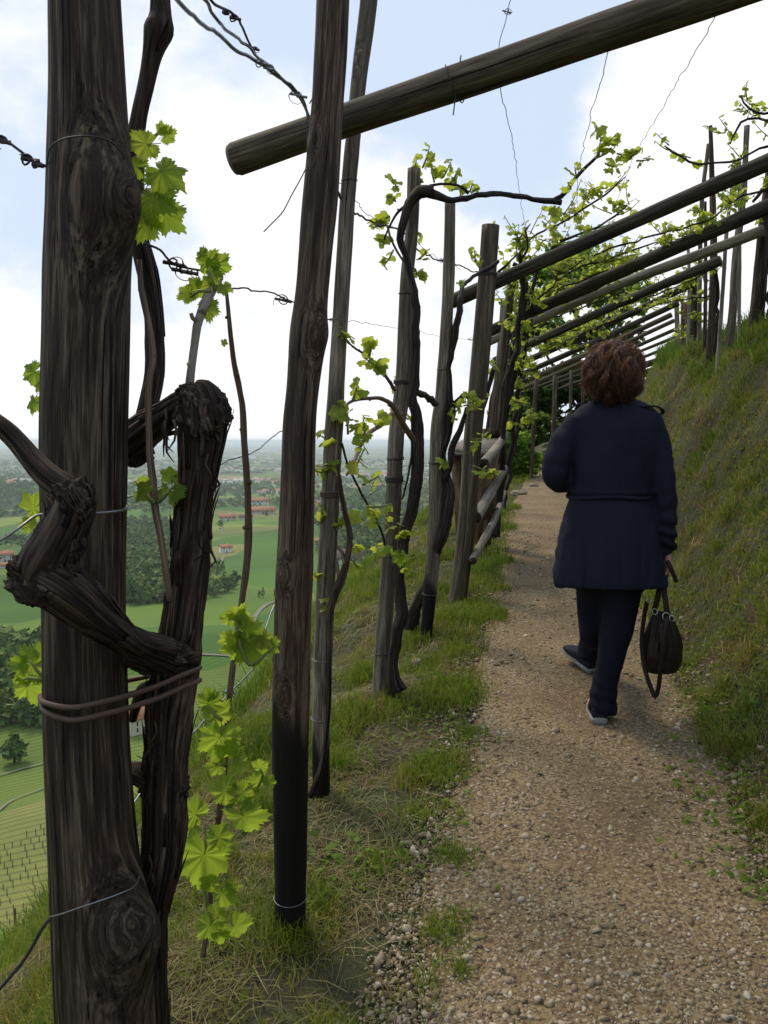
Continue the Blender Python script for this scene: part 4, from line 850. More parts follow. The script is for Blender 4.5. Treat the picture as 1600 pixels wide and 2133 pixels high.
wire([(-60, 265, 1.2), (0, 287, 1.2), (50, 320, 1.2), (98, 348, 1.215)], 'dark wire with curled tendrils meeting the thickest post at the upper left', .0022, wob=.002, curls=((62, 328, 1.2, 34), (4, 290, 1.2, 30), (78, 340, 1.2, 22)), seed=3)
wire([(97, 345, 1.25), (103, 310, 1.19), (130, 290, 1.165), (175, 283, 1.155), (215, 287, 1.16), (240, 300, 1.18), (258, 325, 1.22), (262, 340, 1.28)], 'thin wire loop bent over the front of the thickest post above its knot', .0012, wob=.0005, seed=4)
wire([(290, 505, 1.35), (330, 522, 1.4), (362, 545, 1.45), (410, 565, 1.52), (455, 582, 1.6), (475, 603, 1.65), (520, 606, 1.9), (560, 608, 2.1), (590, 622, 2.25), (617, 628, 2.36), (640, 618, 2.36), (684, 612, 2.44)], 'wire with curled tendrils running from the knot of the thickest post to the tarred post', .0020, wob=.004, curls=((362, 545, 1.45, 44), (378, 560, 1.46, 40), (590, 622, 2.25, 34), (400, 566, 1.5, 24)), seed=5)
wire([(345, -40, 1.5), (372, 0, 1.6), (412, 42, 1.75), (455, 72, 1.9), (500, 108, 2.05), (545, 135, 2.2), (590, 165, 2.35), (620, 195, 2.45), (640, 232, 2.48), (650, 262, 2.5)], 'thick pale twisted wire dropping from the top edge to the crossing of post and beam', .0045, 'wire', .003, seed=6)
wire([(395, -40, 1.5), (430, 5, 1.6), (465, 52, 1.75), (500, 85, 1.95), (535, 115, 2.1), (570, 145, 2.25), (605, 180, 2.4), (634, 215, 2.46), (640, 245, 2.48)], 'second pale wire braided beside the thick twisted wire', .0036, 'wire', .004, curls=((545, 128, 2.15, 26), (622, 195, 2.42, 34), (560, 140, 2.2, 22)), seed=7)
wire([(425, -20, 1.6), (445, 6, 1.65), (472, 22, 1.75), (498, 45, 1.85), (520, 85, 2.0), (532, 112, 2.1)], 'thin dark tendril cane with a hooked twig above the braided wires', .0028, wob=.003, curls=((532, 100, 2.1, 16), (490, 35, 1.8, 22), (470, 24, 1.75, 14)), seed=8)
wire([(640, 240, 2.43), (640, 300, 2.42), (643, 335, 2.41), (630, 365, 2.41), (608, 405, 2.41), (590, 440, 2.4), (570, 462, 2.4), (549, 483, 2.4)], 'loose wire end curling down left of the tall brown post', .0017, wob=.001, seed=9)
wire([(645, 215, 2.41), (660, 196, 2.4), (690, 206, 2.4), (712, 222, 2.42), (700, 232, 2.38), (668, 240, 2.37), (645, 258, 2.37), (650, 275, 2.4)], 'wire lashing that binds the foreground crossbeam to the tall brown post', .0018, wob=.003, seed=10)
wire([(262, 1040, 1.45), (300, 1028, 1.5), (340, 1010, 1.55), (375, 993, 1.58), (410, 985, 1.62), (455, 968, 1.75), (500, 952, 1.95), (545, 930, 2.2), (575, 905, 2.35), (590, 898, 2.38), (625, 905, 2.38), (656, 918, 2.42)], 'grey wire rising from behind the gnarled vine to the tall brown post', .0017, 'wire', .003, seed=11)
wire([(-80, 1160, 1.14), (0, 1126, 1.15), (45, 1096, 1.16), (78, 1073, 1.19), (120, 1072, 1.16), (185, 1070, 1.155), (235, 1066, 1.165), (258, 1062, 1.20), (263, 1055, 1.25), (258, 1050, 1.30)], 'shiny wire passing under the curled vine arm across the thickest post', .0019, 'wire', .0004, seed=12)
wire([(106, 1910, 1.20), (150, 1896, 1.165), (200, 1880, 1.155), (250, 1862, 1.165), (280, 1845, 1.20), (290, 1825, 1.23)], 'pale wire slung across the foot of the thickest post', .0012, 'wire', .001, seed=13)
wire([(108, 1908, 1.2), (85, 1940, 1.2), (60, 1985, 1.2), (25, 2030, 1.2), (-30, 2090, 1.2)], 'dark wire slanting down to the lower left corner', .003, wob=.001, seed=14)
wire([(270, 1690, 1.6), (320, 1620, 1.68), (390, 1540, 1.78), (440, 1485, 1.9), (490, 1430, 2.02), (530, 1385, 2.15), (555, 1310, 2.25), (572, 1262, 2.33), (586, 1240, 2.38), (600, 1244, 2.37), (625, 1240, 2.37), (650, 1228, 2.42)], 'pale double wire climbing between the young vine leaves to the tall brown post', .0022, 'wire', .003, curls=((480, 1440, 2.0, 24),), seed=15)
wire([(684, 665, 2.5), (722, 668, 3.0), (770, 674, 3.4), (825, 684, 4.0), (860, 688, 4.3), (915, 700, 5.0), (985, 708, 5.6)], 'hair thin wire crossing all posts at the height of the rail of beams', .0011, wob=.004, curls=((688, 665, 2.52, 10), (980, 706, 5.6, 12)), seed=16)
wire([(1070, -30, 2.5), (1058, 20, 2.55), (1050, 55, 2.58), (1040, 90, 2.6), (1040, 108, 2.62)], 'knotted wire above the foreground crossbeam', .0012, wob=.003, curls=((1056, 22, 2.55, 18),), seed=17)
wire([(1042, 160, 2.65), (1046, 200, 2.75), (1060, 255, 3.1), (1074, 330, 3.8), (1084, 410, 4.9), (1092, 468, 5.9)], 'leftmost of the three thin wires hanging from the foreground crossbeam', .0013, wob=.004, seed=18)
wire([(1270, 90, 2.5), (1262, 140, 2.6), (1235, 220, 2.9), (1225, 270, 3.3), (1210, 330, 4.0), (1202, 400, 5.0), (1206, 460, 5.8)], 'middle one of the three thin wires hanging from the foreground crossbeam', .0013, wob=.004, seed=19)
wire([(1502, 15, 2.4), (1480, 60, 2.5), (1430, 140, 2.9), (1395, 200, 3.4), (1350, 275, 4.2), (1318, 330, 5.0), (1285, 420, 5.8)], 'rightmost of the three thin wires hanging from the foreground crossbeam', .0013, wob=.004, seed=20)
wire([(698, 390, 2.9), (722, 425, 3.1), (760, 455, 3.5), (800, 472, 3.9), (840, 486, 4.2), (870, 522, 4.5), (915, 542, 5.0), (960, 555, 5.5), (1005, 570, 5.75), (1035, 568, 5.8)], 'thick dark cane like wire sagging from the slender grey post to the flat topped post', .0042, wob=.008, curls=((790, 470, 3.9, 12), (918, 542, 5.0, 14)), seed=21)
wire([(700, 372, 2.9), (740, 420, 3.3), (780, 455, 3.8), (850, 490, 4.2), (900, 530, 4.8), (960, 562, 5.5)], 'second thin wire sagging beside the thick dark one', .0013, wob=.008, seed=22)
wire([(754, 1040, 3.3), (780, 1025, 3.6), (802, 1008, 4.0), (830, 1003, 4.1), (846, 1003, 4.15)], 'green wire wound round the pale post above the valley', .002, wob=.003, curls=((830, 1003, 4.1, 18),), seed=23)
def band(key, py, w=1.06, r=.0022, mat='wire_dark', turns=1, tilt=.1):
    pts, rad = POSTS[key]; L = pts[:, 2]; z = np.interp(-py, [-1e4, 1e4], [0, 0])
    # find the height along the post whose picture row is py
    pp, rr_ = resample(pts, rad, .01); rows = np.array([1066.5 - F * (((q[1]) * math.sin(PITCH) + (q[2] - CAMH) * math.cos(PITCH)) / zc(q)) for q in pp]); i = int(np.argmin(abs(rows - py)))
    c, ra = pp[i], rr_[i] * w; par = [o for o in bpy.data.objects if o.type == 'EMPTY' and o.get('category') == 'post' and np.allclose(np.array(o.location), pts[-2], atol=1e-3)][0]
    mb = MB(); k = 20 * turns + 3
    q = [c + np.array((math.cos(a) * ra, math.sin(a) * ra, tilt * ra * math.sin(a) + .004 * a / 6.28 * (1.6 if turns > 1 else 0))) for a in np.arange(k) * 2 * math.pi / 20]
    addtube(mb, q, r, sides=5, step=.01); mb.build('wire_band', M[mat], par)
for a in (('C', 1035, 1.1, .0035, 'tie', 3), ('C', 1372, 1.08, .0014, 'wire', 1), ('C', 1496, 1.08, .002, 'log', 1), ('C', 375, 1.08, .0013, 'wire_dark', 1), ('D', 1005, 1.1, .004, 'wire_dark', 4), ('D', 800, 1.1, .004, 'wire_dark', 3), ('D', 1155, 1.08, .003, 'tie', 1), ('D', 960, 1.08, .002, 'wire_dark', 2), ('D', 610, 1.08, .003, 'wire_dark', 1),
          ('D', 1360, 1.1, .003, 'wire_dark', 1), ('E', 770, 1.1, .002, 'wire_dark', 1), ('E', 965, 1.1, .002, 'wire_dark', 2), ('E', 1235, 1.1, .003, 'wire_dark', 1), ('F', 575, 1.05, .004, 'wire_dark', 3), ('B', 1868, 1.06, .001, 'wire', 1), ('F', 858, 1.05, .0018, 'wire_dark', 1)):
    band(*a)
bp, br = BEAMS[0]; c = bp[1] + (bp[2] - bp[1]) * .78; ax = (bp[2] - bp[1]) / np.linalg.norm(bp[2] - bp[1]); u = np.cross(ax, (0, 1, 0)); u /= np.linalg.norm(u); v_ = np.cross(ax, u); ra = .0575
addtube(MB(), [c + ax * .003 * k + ra * (u * math.cos(k * .4) + v_ * math.sin(k * .4)) for k in range(18)] + [c + np.array((.01, -.03, -.1))], .002, sides=5, step=.01).build('wire_band', M['wire_dark'], b1)
# ------------------------------------------------------------------ gravel, grass, hay
def stuff(name, mb_or_mesh, mat, label, cat, smooth=True):
    me = mb_or_mesh; o = bpy.data.objects.new(name, me); COL.objects.link(o); tag(o, label, cat, kind='stuff'); return o
def rot_batch(n, r, flat=0.0):
    q = r.normal(size=(n, 4)); q[:, 1:3] *= (1 - flat); q /= np.linalg.norm(q, axis=1)[:, None]
    w_, x, y, z = q.T
    return np.stack((np.stack((1 - 2 * (y * y + z * z), 2 * (x * y - z * w_), 2 * (x * z + y * w_)), -1), np.stack((2 * (x * y + z * w_), 1 - 2 * (x * x + z * z), 2 * (y * z - x * w_)), -1), np.stack((2 * (x * z - y * w_), 2 * (y * z + x * w_), 1 - 2 * (x * x + y * y)), -1)), 1)
ph = (1 + 5**.5) / 2
ICO = np.array([(-1, ph, 0), (1, ph, 0), (-1, -ph, 0), (1, -ph, 0), (0, -1, ph), (0, 1, ph), (0, -1, -ph), (0, 1, -ph), (ph, 0, -1), (ph, 0, 1), (-ph, 0, -1), (-ph, 0, 1)]) / 1.9
ICF = np.array([(0, 11, 5), (0, 5, 1), (0, 1, 7), (0, 7, 10), (0, 10, 11), (1, 5, 9), (5, 11, 4), (11, 10, 2), (10, 7, 6), (7, 1, 8), (3, 9, 4), (3, 4, 2), (3, 2, 6), (3, 6, 8), (3, 8, 9), (4, 9, 5), (2, 4, 11), (6, 2, 10), (8, 6, 7), (9, 8, 1)])
def stones(n, r, pos, size):
    V = ICO[None] * (1 + .28 * r.normal(size=(n, 12, 1))) * np.stack((np.ones(n), r.uniform(.6, 1, n), r.uniform(.35, .7, n)), -1)[:, None] * size[:, None, None]
    V = np.einsum('nij,nkj->nki', rot_batch(n, r, .75), V) + pos[:, None]
    T = (ICF[None] + (np.arange(n) * 12)[:, None, None]).reshape(-1, 3)
    return V.reshape(-1, 3), T, np.repeat(r.random(n), 12)
def logy(r, n, a, b, p=1.0):
    u = r.random(n)
    return a * (b / a)**u if p == 1 else (a**(1 - p) + u * (b**(1 - p) - a**(1 - p)))**(1 / (1 - p))
m, t, b, o_ = newmat('limestone_gravel'); v = attr(t, 'rnd')
c = ramp(t, v, ((0, (.14, .095, .045)), (.35, (.25, .185, .10)), (.6, (.34, .265, .16)), (.85, (.44, .365, .25)), (1, (.54, .47, .37)))).outputs[0]
f = noise(t, N(t, 'ShaderNodeNewGeometry').outputs['Position'], 260, 3); c = mixc(t, mathn(t, 'MULTIPLY', f, .5), c, (.14, .10, .065))
t.links.new(c, b.inputs['Base Color']); b.inputs['Roughness'].default_value = .85; M['gravel'] = m
r = np.random.default_rng(11)
n = 62000; Y = logy(r, n, 1.35, 8, 1.8); U = r.random(n)
edge_w = np.abs(U - .5) * 2
keep = r.random(n) < (.10 + .22 * np.clip(fbm(xl(Y) * 3 + U * 4, Y * 3, 0, 60, 2) + .4, 0, 1) + .75 * edge_w**2.2 + .5 * np.clip((2.3 - Y) / .8, 0, 1)) * (1.0)
Y, U = Y[keep], U[keep]; n = len(Y); U = -.14 + U * 1.24
X = xl(Y) + U + .04 * r.normal(size=n)
sz = np.clip(np.exp(r.normal(math.log(.0041), .48, n)), .0022, .014) * (1 + .10 * (Y - 2).clip(0, 6)); big = r.random(n) < .012; sz[big] *= 1.6
pos = np.stack((X, Y, H(X, Y) + .006 + sz * .22), -1)
Vs, Ts, rn = stones(n, r, pos, sz)
stuff('gravel', make_mesh('gravel', Vs, None, Ts, {'rnd': rn}, [M['gravel']], smooth=False), None, 'loose pale gravel scattered over the dirt path', 'gravel')
# a few stones large enough to pick out
def rock(px, py, wpx, label, flat=.6, seed=1):
    p = hit(px, py); s = wpx / F * zc(p) / 2; r0 = np.random.default_rng(seed)
    import bmesh
    bm = bmesh.new(); bmesh.ops.create_icosphere(bm, subdivisions=3, radius=1.0)
    for v in bm.verts:
        k = 1 + .25 * float(fbm(v.co.x * 1.1 + seed, v.co.y * 1.1, v.co.z * 1.1, seed, 3)); v.co = Vector((v.co.x * k, v.co.y * k * .8, v.co.z * k * flat)) * s
    me = bpy.data.meshes.new('rock'); bm.to_mesh(me); bm.free(); me.materials.append(M['rock'])
    o = bpy.data.objects.new('rock', me); COL.objects.link(o); o.location = (p[0], p[1], p[2] + s * flat * .25); tag(o, label, 'rock'); return o
M['rock'] = plain('pale_limestone', (.24, .20, .155), .9, 0, .45, 30)
rock(868, 1386, 26, 'rounded buff stone in the grass right of the vine wrapped post', .9, 2)
rock(1080, 1030, 34, 'flat tan rock at the far left edge of the path by the bush', .5, 3)
rock(1112, 1014, 24, 'smaller rock beyond the flat tan one at the path edge', .6, 4)
rock(1538, 1826, 26, 'pale lump of limestone at the foot of the bank', .7, 5)
rock(1300, 2035, 26, 'rounded white stone lying in the near path, left one of a pair', .6, 6)
rock(1388, 2036, 24, 'rounded white stone lying in the near path, right one of a pair', .6, 7)
rock(1018, 2086, 26, 'whitish stone on the loose gravel at the lower left of the path', .6, 8)

def blades(n, r, base, h, wd, leandir, lean, rnd):
    """three triangle blades; base (n,3)"""
    a = r.uniform(0, 2 * math.pi, n); wv = np.stack((np.cos(a), np.sin(a), 0 * a), -1) * wd[:, None] * .5
    ld = np.stack((np.cos(leandir), np.sin(leandir), 0 * leandir), -1) * (lean * h)[:, None]
    up = np.array((0, 0, 1.0))[None] * h[:, None]
    m1 = base + up * .55 + ld * .30; tip = base + up * (1 - .35 * np.minimum(lean, 1.6)[:, None]) * 1.0 + ld
    V = np.stack((base - wv, base + wv, m1 - wv * .75, m1 + wv * .75, tip), 1).reshape(-1, 3)
    k = (np.arange(n) * 5)[:, None]
    T = np.concatenate((k + np.array([[0, 1, 3]]), k + np.array([[0, 3, 2]]), k + np.array([[2, 3, 4]])))
    return V, T, np.repeat(rnd, 5)
def grass(name, pos, h, wd, rnd, r, label, lean=.6, mat='grass'):
    n = len(pos)
    V, T, X = blades(n, r, pos, h, wd, r.uniform(0, 2 * math.pi, n), np.abs(r.normal(lean, .35, n)), np.clip(rnd, 0, 1))
    return stuff(name, make_mesh(name, V, None, T, {'rnd': X}, [M[mat]]), None, label, 'grass')
# left verge and slope
r = np.random.default_rng(21)
def side_pos(r, n, y0, y1, tl, th, p=1.0, sgn=-1, pw=1.0):
    Y = logy(r, n, y0, y1, p); tt = tl + (th - tl) * r.random(n)**pw; X = xl(Y) - tt if sgn < 0 else xl(Y) + PW + tt
    return X, Y, tt
n = 260000; X, Y, tt = side_pos(r, n, 1.1, 13, -.06, 2.6, 1.45, pw=1.15)
patch = fbm(X * 2.2, Y * 2.2, 0, 71, 3); tuft = fbm(X * 7, Y * 7, 0, 72, 2)
pr = np.clip(.42 + .6 * patch + .35 * tuft, 0.06, 1) * np.clip(.25 + tt / .22, 0, 1) * np.where((Y < 3.0) & (tt < .75), .45, 1.0)
k = r.random(n) < pr; X, Y, tt, patch, tuft = X[k], Y[k], tt[k], patch[k], tuft[k]
hh = (.022 + .035 * np.clip(patch + .3, 0, 1.2) + .05 * np.clip(tuft, 0, 1)) * r.uniform(.5, 1.4, len(X)) * (1 + .3 * np.clip(tt - 1, 0, 2)) * (1 + .04 * Y)
wd = np.clip(.0022 + .0006 * Y, 0, .009) * r.uniform(.7, 1.5, len(X))
grass('grass', np.stack((X, Y, H(X, Y) - .004), -1), hh, wd, .50 - .28 * patch + .16 * r.normal(size=len(X)), r, 'green grass growing thinly on the downhill verge and slope', .55)
# tufts picked out along the path edge and round the post feet
r = np.random.default_rng(22); PX = []
for px, py, rad, cnt, hgt in ((935, 1945, 60, 300, .055), (945, 1790, 40, 240, .05), (900, 1610, 60, 420, .07), (935, 1450, 50, 800, .11), (960, 1290, 60, 700, .09), (1030, 1285, 40, 500, .07), (880, 1400, 60, 420, .08), (820, 1480, 60, 380, .07), (720, 1500, 50, 380, .10), (700, 1600, 50, 300, .10), (760, 1420, 40, 420, .12),
                              (600, 1960, 40, 300, .09), (650, 1900, 50, 260, .08), (540, 1700, 40, 260, .12), (430, 1800, 60, 300, .10), (870, 1330, 30, 300, .08), (970, 1265, 30, 260, .06), (1060, 1100, 30, 300, .06), (1050, 1170, 30, 300, .07), (1070, 1060, 24, 240, .06), (1040, 1230, 24, 200, .06), (870, 1700, 50, 220, .05), (800, 1800, 50, 200, .05), (980, 1530, 30, 160, .05), (960, 2030, 24, 90, .05)):
    c = hit(px, py); s = rad / F * zc(c)
    q = c[None, :2] + r.normal(size=(cnt, 2)) * s * .6; PX.append(np.column_stack((q, np.full(cnt, hgt), np.full(cnt, c[1]))))
PX = np.vstack(PX); k = PX[:, 0] < xl(PX[:, 1]) + .10; PX = PX[k]
grass('grass_tufts', np.column_stack((PX[:, :2], H(PX[:, 0], PX[:, 1]) - .004)), PX[:, 2] * r.uniform(.5, 1.3, len(PX)), (.0026 + .0007 * PX[:, 3]) * r.uniform(.7, 1.4, len(PX)), .34 + .14 * r.normal(size=len(PX)), r, 'lush bright grass tufts at the post feet and path edge', .5)
# tall grass on the steep slope below the posts
n = 60000; X, Y, tt = side_pos(r, n, 2.0, 24, 1.5, 7.0, 1.1, pw=1.2)
patch = fbm(X * 1.2, Y * 1.2, 0, 75, 3)
k = r.random(n) < np.clip(.6 + .6 * patch, .1, 1); X, Y, patch = X[k], Y[k], patch[k]
grass('tall_grass', np.stack((X, Y, H(X, Y) - .01), -1), (.14 + .16 * np.clip(patch + .3, 0, 1)) * r.uniform(.5, 1.3, len(X)), .006 + .0007 * Y, .30 - .12 * patch + .13 * r.normal(size=len(X)), r, 'taller meadow grass on the steep drop below the posts', .6)
# bank on the uphill side
n = 200000; X, Y, tt = side_pos(r, n, 1.6, 16, -.03, 1.75, 1.5, sgn=1)
patch = fbm(X * 2.4, Y * 2.4, H(X, Y, False) * 2.4, 81, 3); tuft = fbm(X * 8, Y * 8, H(X, Y, False) * 8, 82, 2)
bare = (patch < -.30)
k = r.random(n) < np.where(bare, .6, np.clip(.75 + .4 * tuft, .1, 1)) * np.clip(.3 + tt / .1, 0, 1); X, Y, tt, patch, tuft = X[k], Y[k], tt[k], patch[k], tuft[k]
hh = (.020 + .028 * np.clip(patch + .2, 0, 1) + .085 * np.clip(tuft, 0, 1)**1.3) * r.uniform(.5, 1.4, len(X)) * (1 + .05 * Y)
grass('bank_grass', np.stack((X, Y, H(X, Y) - .004), -1), hh, np.clip(.0024 + .0007 * Y, 0, .010) * r.uniform(.7, 1.4, len(X)), .53 - .35 * patch + .20 * r.normal(size=len(X)), r, 'short olive and green turf covering the steep bank', 1.0)
n = 42000; X, Y, tt = side_pos(r, n, 2.5, 20, 1.05, 3.2, .8, sgn=1, pw=1.3)
patch = fbm(X * 1.6, Y * 1.6, 0, 85, 3)
hh = (.10 + .20 * np.clip(patch + .35, 0, 1)) * r.uniform(.5, 1.35, n)
grass('tall_grass', np.stack((X, Y, H(X, Y) - .01), -1), hh, .006 + .0006 * Y, .16 - .1 * patch + .10 * r.normal(size=n), r, 'tall fresh green grass along the crest of the bank', .45)
# cut hay lying on the slope
def hay(n, r, X, Y, label, zoff=.0, ls=1.0):
    L_ = ls * r.uniform(.03, .12, n) * (1 + .05 * Y); a = r.uniform(0, 2 * math.pi, n); bend = r.normal(0, .35, n)
    P0 = np.stack((X, Y, H(X, Y) + .006 + zoff * r.random(n)), -1)
    d1_ = np.stack((np.cos(a), np.sin(a)), -1); d2 = np.stack((np.cos(a + bend), np.sin(a + bend)), -1)
    q1 = P0[:, :2] + d1_ * L_[:, None] * .5; q2 = q1 + d2 * L_[:, None] * .5
    P1 = np.column_stack((q1, H(q1[:, 0], q1[:, 1]) + .010 + np.abs(r.normal(0, .010, n)))); P2 = np.column_stack((q2, H(q2[:, 0], q2[:, 1]) + .006 + np.abs(r.normal(0, .008, n))))
    wd = np.clip(.0004 + .00022 * Y, 0, .003)[:, None] * r.uniform(.7, 1.7, (n, 1))
    s = np.column_stack((-d1_[:, 1], d1_[:, 0])) * wd; s3 = np.column_stack((s, r.normal(0, .3, n) * wd[:, 0]))
    V = np.stack((P0 - s3, P0 + s3, P1 - s3, P1 + s3, P2 - s3 * .4, P2 + s3 * .4), 1).reshape(-1, 3)
    k = (np.arange(n) * 6)[:, None]; T = np.concatenate([k + np.array([q]) for q in ((0, 1, 3), (0, 3, 2), (2, 3, 5), (2, 5, 4))])
    return stuff('hay', make_mesh('hay', V, None, T, {'rnd': np.repeat(r.random(n), 6)}, [M['hay']]), None, label, 'hay')
r = np.random.default_rng(31); n = 75000; X, Y, tt = side_pos(r, n, 1.1, 12, .0, 2.3, 1.5)
k = r.random(n) < np.clip(.35 + .9 * fbm(X * 1.7, Y * 1.7, 0, 91, 3), .14, 1) * np.clip(tt / .35, 0.05, 1); X, Y = X[k], Y[k]
hay(len(X), r, X, Y, 'mown grass drying in pale strands on the downhill slope', .012)
n = 30000; X, Y, tt = side_pos(r, n, 1.7, 12, .02, 1.5, 1.5, sgn=1)
k = r.random(n) < np.clip(.25 + .8 * fbm(X * 2.0, Y * 2.0, 3, 92, 3), .02, 1); X, Y = X[k], Y[k]
hay(len(X), r, X, Y, 'dead straw and roots showing through the turf of the bank', .03, .32)
# broad leaved weeds by the path
VV, TT, XX = [], [], []; kk = 0; r = np.random.default_rng(40)
r = np.random.default_rng(41)
for px, py, cnt, s in tuple((int(a), int(b_), 12, .02) for a, b_ in zip(r.uniform(1430, 1600, 46), r.uniform(900, 1750, 46))) + ((905, 1610, 26, .020), (940, 1700, 22, .018), (930, 1480, 30, .022), (760, 1800, 16, .022), (700, 1830, 16, .022), (880, 1800, 24, .016), (980, 1540, 18, .018), (1510, 1810, 14, .016), (1550, 1700, 24, .02), (1580, 1850, 20, .024), (900, 1420, 30, .024), (1500, 1560, 24, .022), (1440, 1480, 26, .02), (960, 1340, 24, .02), (720, 1790, 14, .03), (850, 1540, 24, .018)):
    c = hit(px, py)
    for j in range(cnt):
        q = c[:2] + r.normal(size=2) * .055 * (1 + .1 * c[1]); z = float(H(q[0], q[1])) + r.uniform(.008, .035)
        m = np.array(quat_basis((r.normal() * .5, r.normal() * .5 - .2, 1), (r.normal(), r.normal(), .2))); V0, _, T0, _ = leaf_geo(8, 1, 3, curl=.3)
        V0 = V0 * np.array((.55, .95, 1)) * s * r.uniform(.7, 1.4); VV.append(V0 @ m.T + (q[0], q[1], z)); TT.append(T0 + kk); kk += len(V0); XX.append(np.full(len(V0), .12 + .16 * r.random()))
stuff('weeds', make_mesh('weeds', np.vstack(VV), None, np.vstack(TT), {'rnd': np.concatenate(XX)}, [M['grass']]), None, 'small broad leaved weeds along both path edges', 'weeds')

# ------------------------------------------------------------------ background trees and bushes beyond the path
def tree(name, base, spec, label, cat, mat='tree_leaf', leaf=.11, n=9000, seed=1, trunk=None, branches=(), group=None, tw=.12):
    """spec: list of crown lobes (centre, radii)"""
    r = np.random.default_rng(seed); root = thing(name, base, label, cat, group)
    if trunk is not None:
        addtube(MB(), trunk, [tw * (1 - .7 * i / (len(trunk) - 1)) for i in range(len(trunk))], sides=10, step=.2, lump=.1, seed=seed).build('trunk', M['tree_bark'], root)
        for bL in branches: addtube(MB(), bL, [tw * .34 * (1 - .75 * i / (len(bL) - 1)) for i in range(len(bL))], sides=6, step=.25, lump=.1, seed=seed, wob=.05).build('branch', M['tree_bark'], root)
    vol = np.array([a[1][0] * a[1][1] * a[1][2] for a in spec]); cnt = (vol / vol.sum() * n).astype(int)
    C_, k0 = [], 0
    for (c, rd), m_ in zip(spec, cnt):
        nc = max(8, m_ // 26); cl = rand_ball(nc, r) * np.array(rd) + np.array(c)          # leaf sprays in layers
        w_ = r.integers(0, nc, m_); q = cl[w_] + r.normal(size=(m_, 3)) * np.array((.11, .11, .045)) * np.mean(rd) * 1.2; C_.append(q)
    C_ = np.vstack(C_); m_ = len(C_); Rm = rot_batch(m_, r, .45)
    V0 = np.array([(-.5, 0, 0), (0, -.32, .05), (.5, 0, 0), (0, .32, .05)]); s = leaf * r.uniform(.6, 1.3, m_)
    V = np.einsum('nij,kj->nki', Rm, V0) * s[:, None, None] + C_[:, None]
    Q = np.arange(m_ * 4).reshape(-1, 4)
    MB().add(V.reshape(-1, 3), Q, None, np.repeat(r.random((m_, 3)), 4, 0), np.repeat(r.random(m_), 4)).build('crown', M[mat], root)['kind'] = 'stuff'
    return root
def rand_ball(n, r):
    v = r.normal(size=(n, 3)); v /= np.linalg.norm(v, axis=1)[:, None]; return v * (r.random(n)**.4)[:, None]
def lob(px, py, d, wpx, hpx, dep=.8):
    c = P(px, py, d); s = zc(c) / F; return (c, (wpx / 2 * s, wpx / 2 * s * dep, hpx / 2 * s))
D_ = 24.0
tb = P(1235, 985, D_); 
tree('dark_tree', tb, [lob(1190, 800, D_, 150, 90), lob(1120, 830, D_, 130, 110), lob(1100, 900, D_ - 2, 120, 110), lob(1160, 900, D_, 100, 90), lob(1240, 760, D_, 120, 70), lob(1080, 790, D_, 70, 60), lob(1170, 950, D_, 130, 80), lob(1080, 870, D_ - 2, 80, 100), lob(1230, 880, D_, 100, 100), lob(1200, 700, D_ + 2, 140, 60), lob(1130, 690, D_, 120, 60), lob(1290, 700, D_ + 1, 110, 60)],
     'dark spreading tree whose branches fill the gap left of the walker', 'tree', n=26000, leaf=.15, seed=5,
     trunk=[tb, P(1225, 900, D_), P(1215, 850, D_), P(1190, 800, D_), P(1170, 760, D_)], tw=.2,
     branches=[[P(1222, 880, D_), P(1180, 820, D_), P(1140, 790, D_), P(1090, 775, D_ - 1)], [P(1222, 870, D_), P(1240, 810, D_), P(1270, 770, D_)], [P(1224, 900, D_), P(1170, 870, D_), P(1110, 850, D_ - 1)], [P(1215, 850, D_), P(1205, 770, D_), P(1215, 700, D_)], [P(1222, 890, D_), P(1160, 905, D_ - 1), P(1095, 910, D_ - 2)], [P(1200, 820, D_), P(1150, 760, D_), P(1120, 700, D_)]])
db = 30.0; t2 = P(1330, 860, db)
tree('leafy_tree', t2, [lob(1190, 560, db, 170, 110), lob(1240, 600, db, 200, 110), lob(1130, 600, db, 110, 110), lob(1300, 620, db, 130, 100), lob(1100, 660, db, 90, 80)],
     'bright green tree crown showing through the middle crossbeams', 'tree', 'bush_leaf', n=6500, leaf=.22, seed=6,
     trunk=[t2, P(1290, 760, db), P(1260, 680, db), P(1230, 590, db)], tw=.25, branches=[[P(1270, 700, db), P(1180, 640, db), P(1130, 580, db)], [P(1260, 680, db), P(1290, 620, db), P(1310, 600, db)], [P(1240, 640, db), P(1200, 580, db), P(1180, 540, db)]])
g = hit(1085, 1012); dg = 12.5
tree('bush', P(1085, 1005, dg), [lob(1075, 930, dg, 70, 90), lob(1095, 965, dg, 80, 70), lob(1062, 970, dg, 50, 70), lob(1050, 905, dg, 40, 50)], 'bright green bush beside the path end right of the slanted box', 'bush', 'bush_leaf', n=5200, leaf=.055, seed=7)
tree('bush', P(1120, 1005, 13.5), [lob(1110, 985, 13.5, 90, 46), lob(1140, 965, 15, 60, 60), lob(1150, 940, 16, 40, 50)], 'dark low bush at the path bend behind the bright one', 'bush', 'tree_leaf', n=3600, leaf=.06, seed=8)
tree('bush', P(1390, 800, 19), [lob(1395, 790, 19, 40, 60), lob(1378, 815, 18, 30, 40)], 'small dark shrub at the far end of the bank crest', 'bush', 'tree_leaf', n=900, leaf=.08, seed=9)
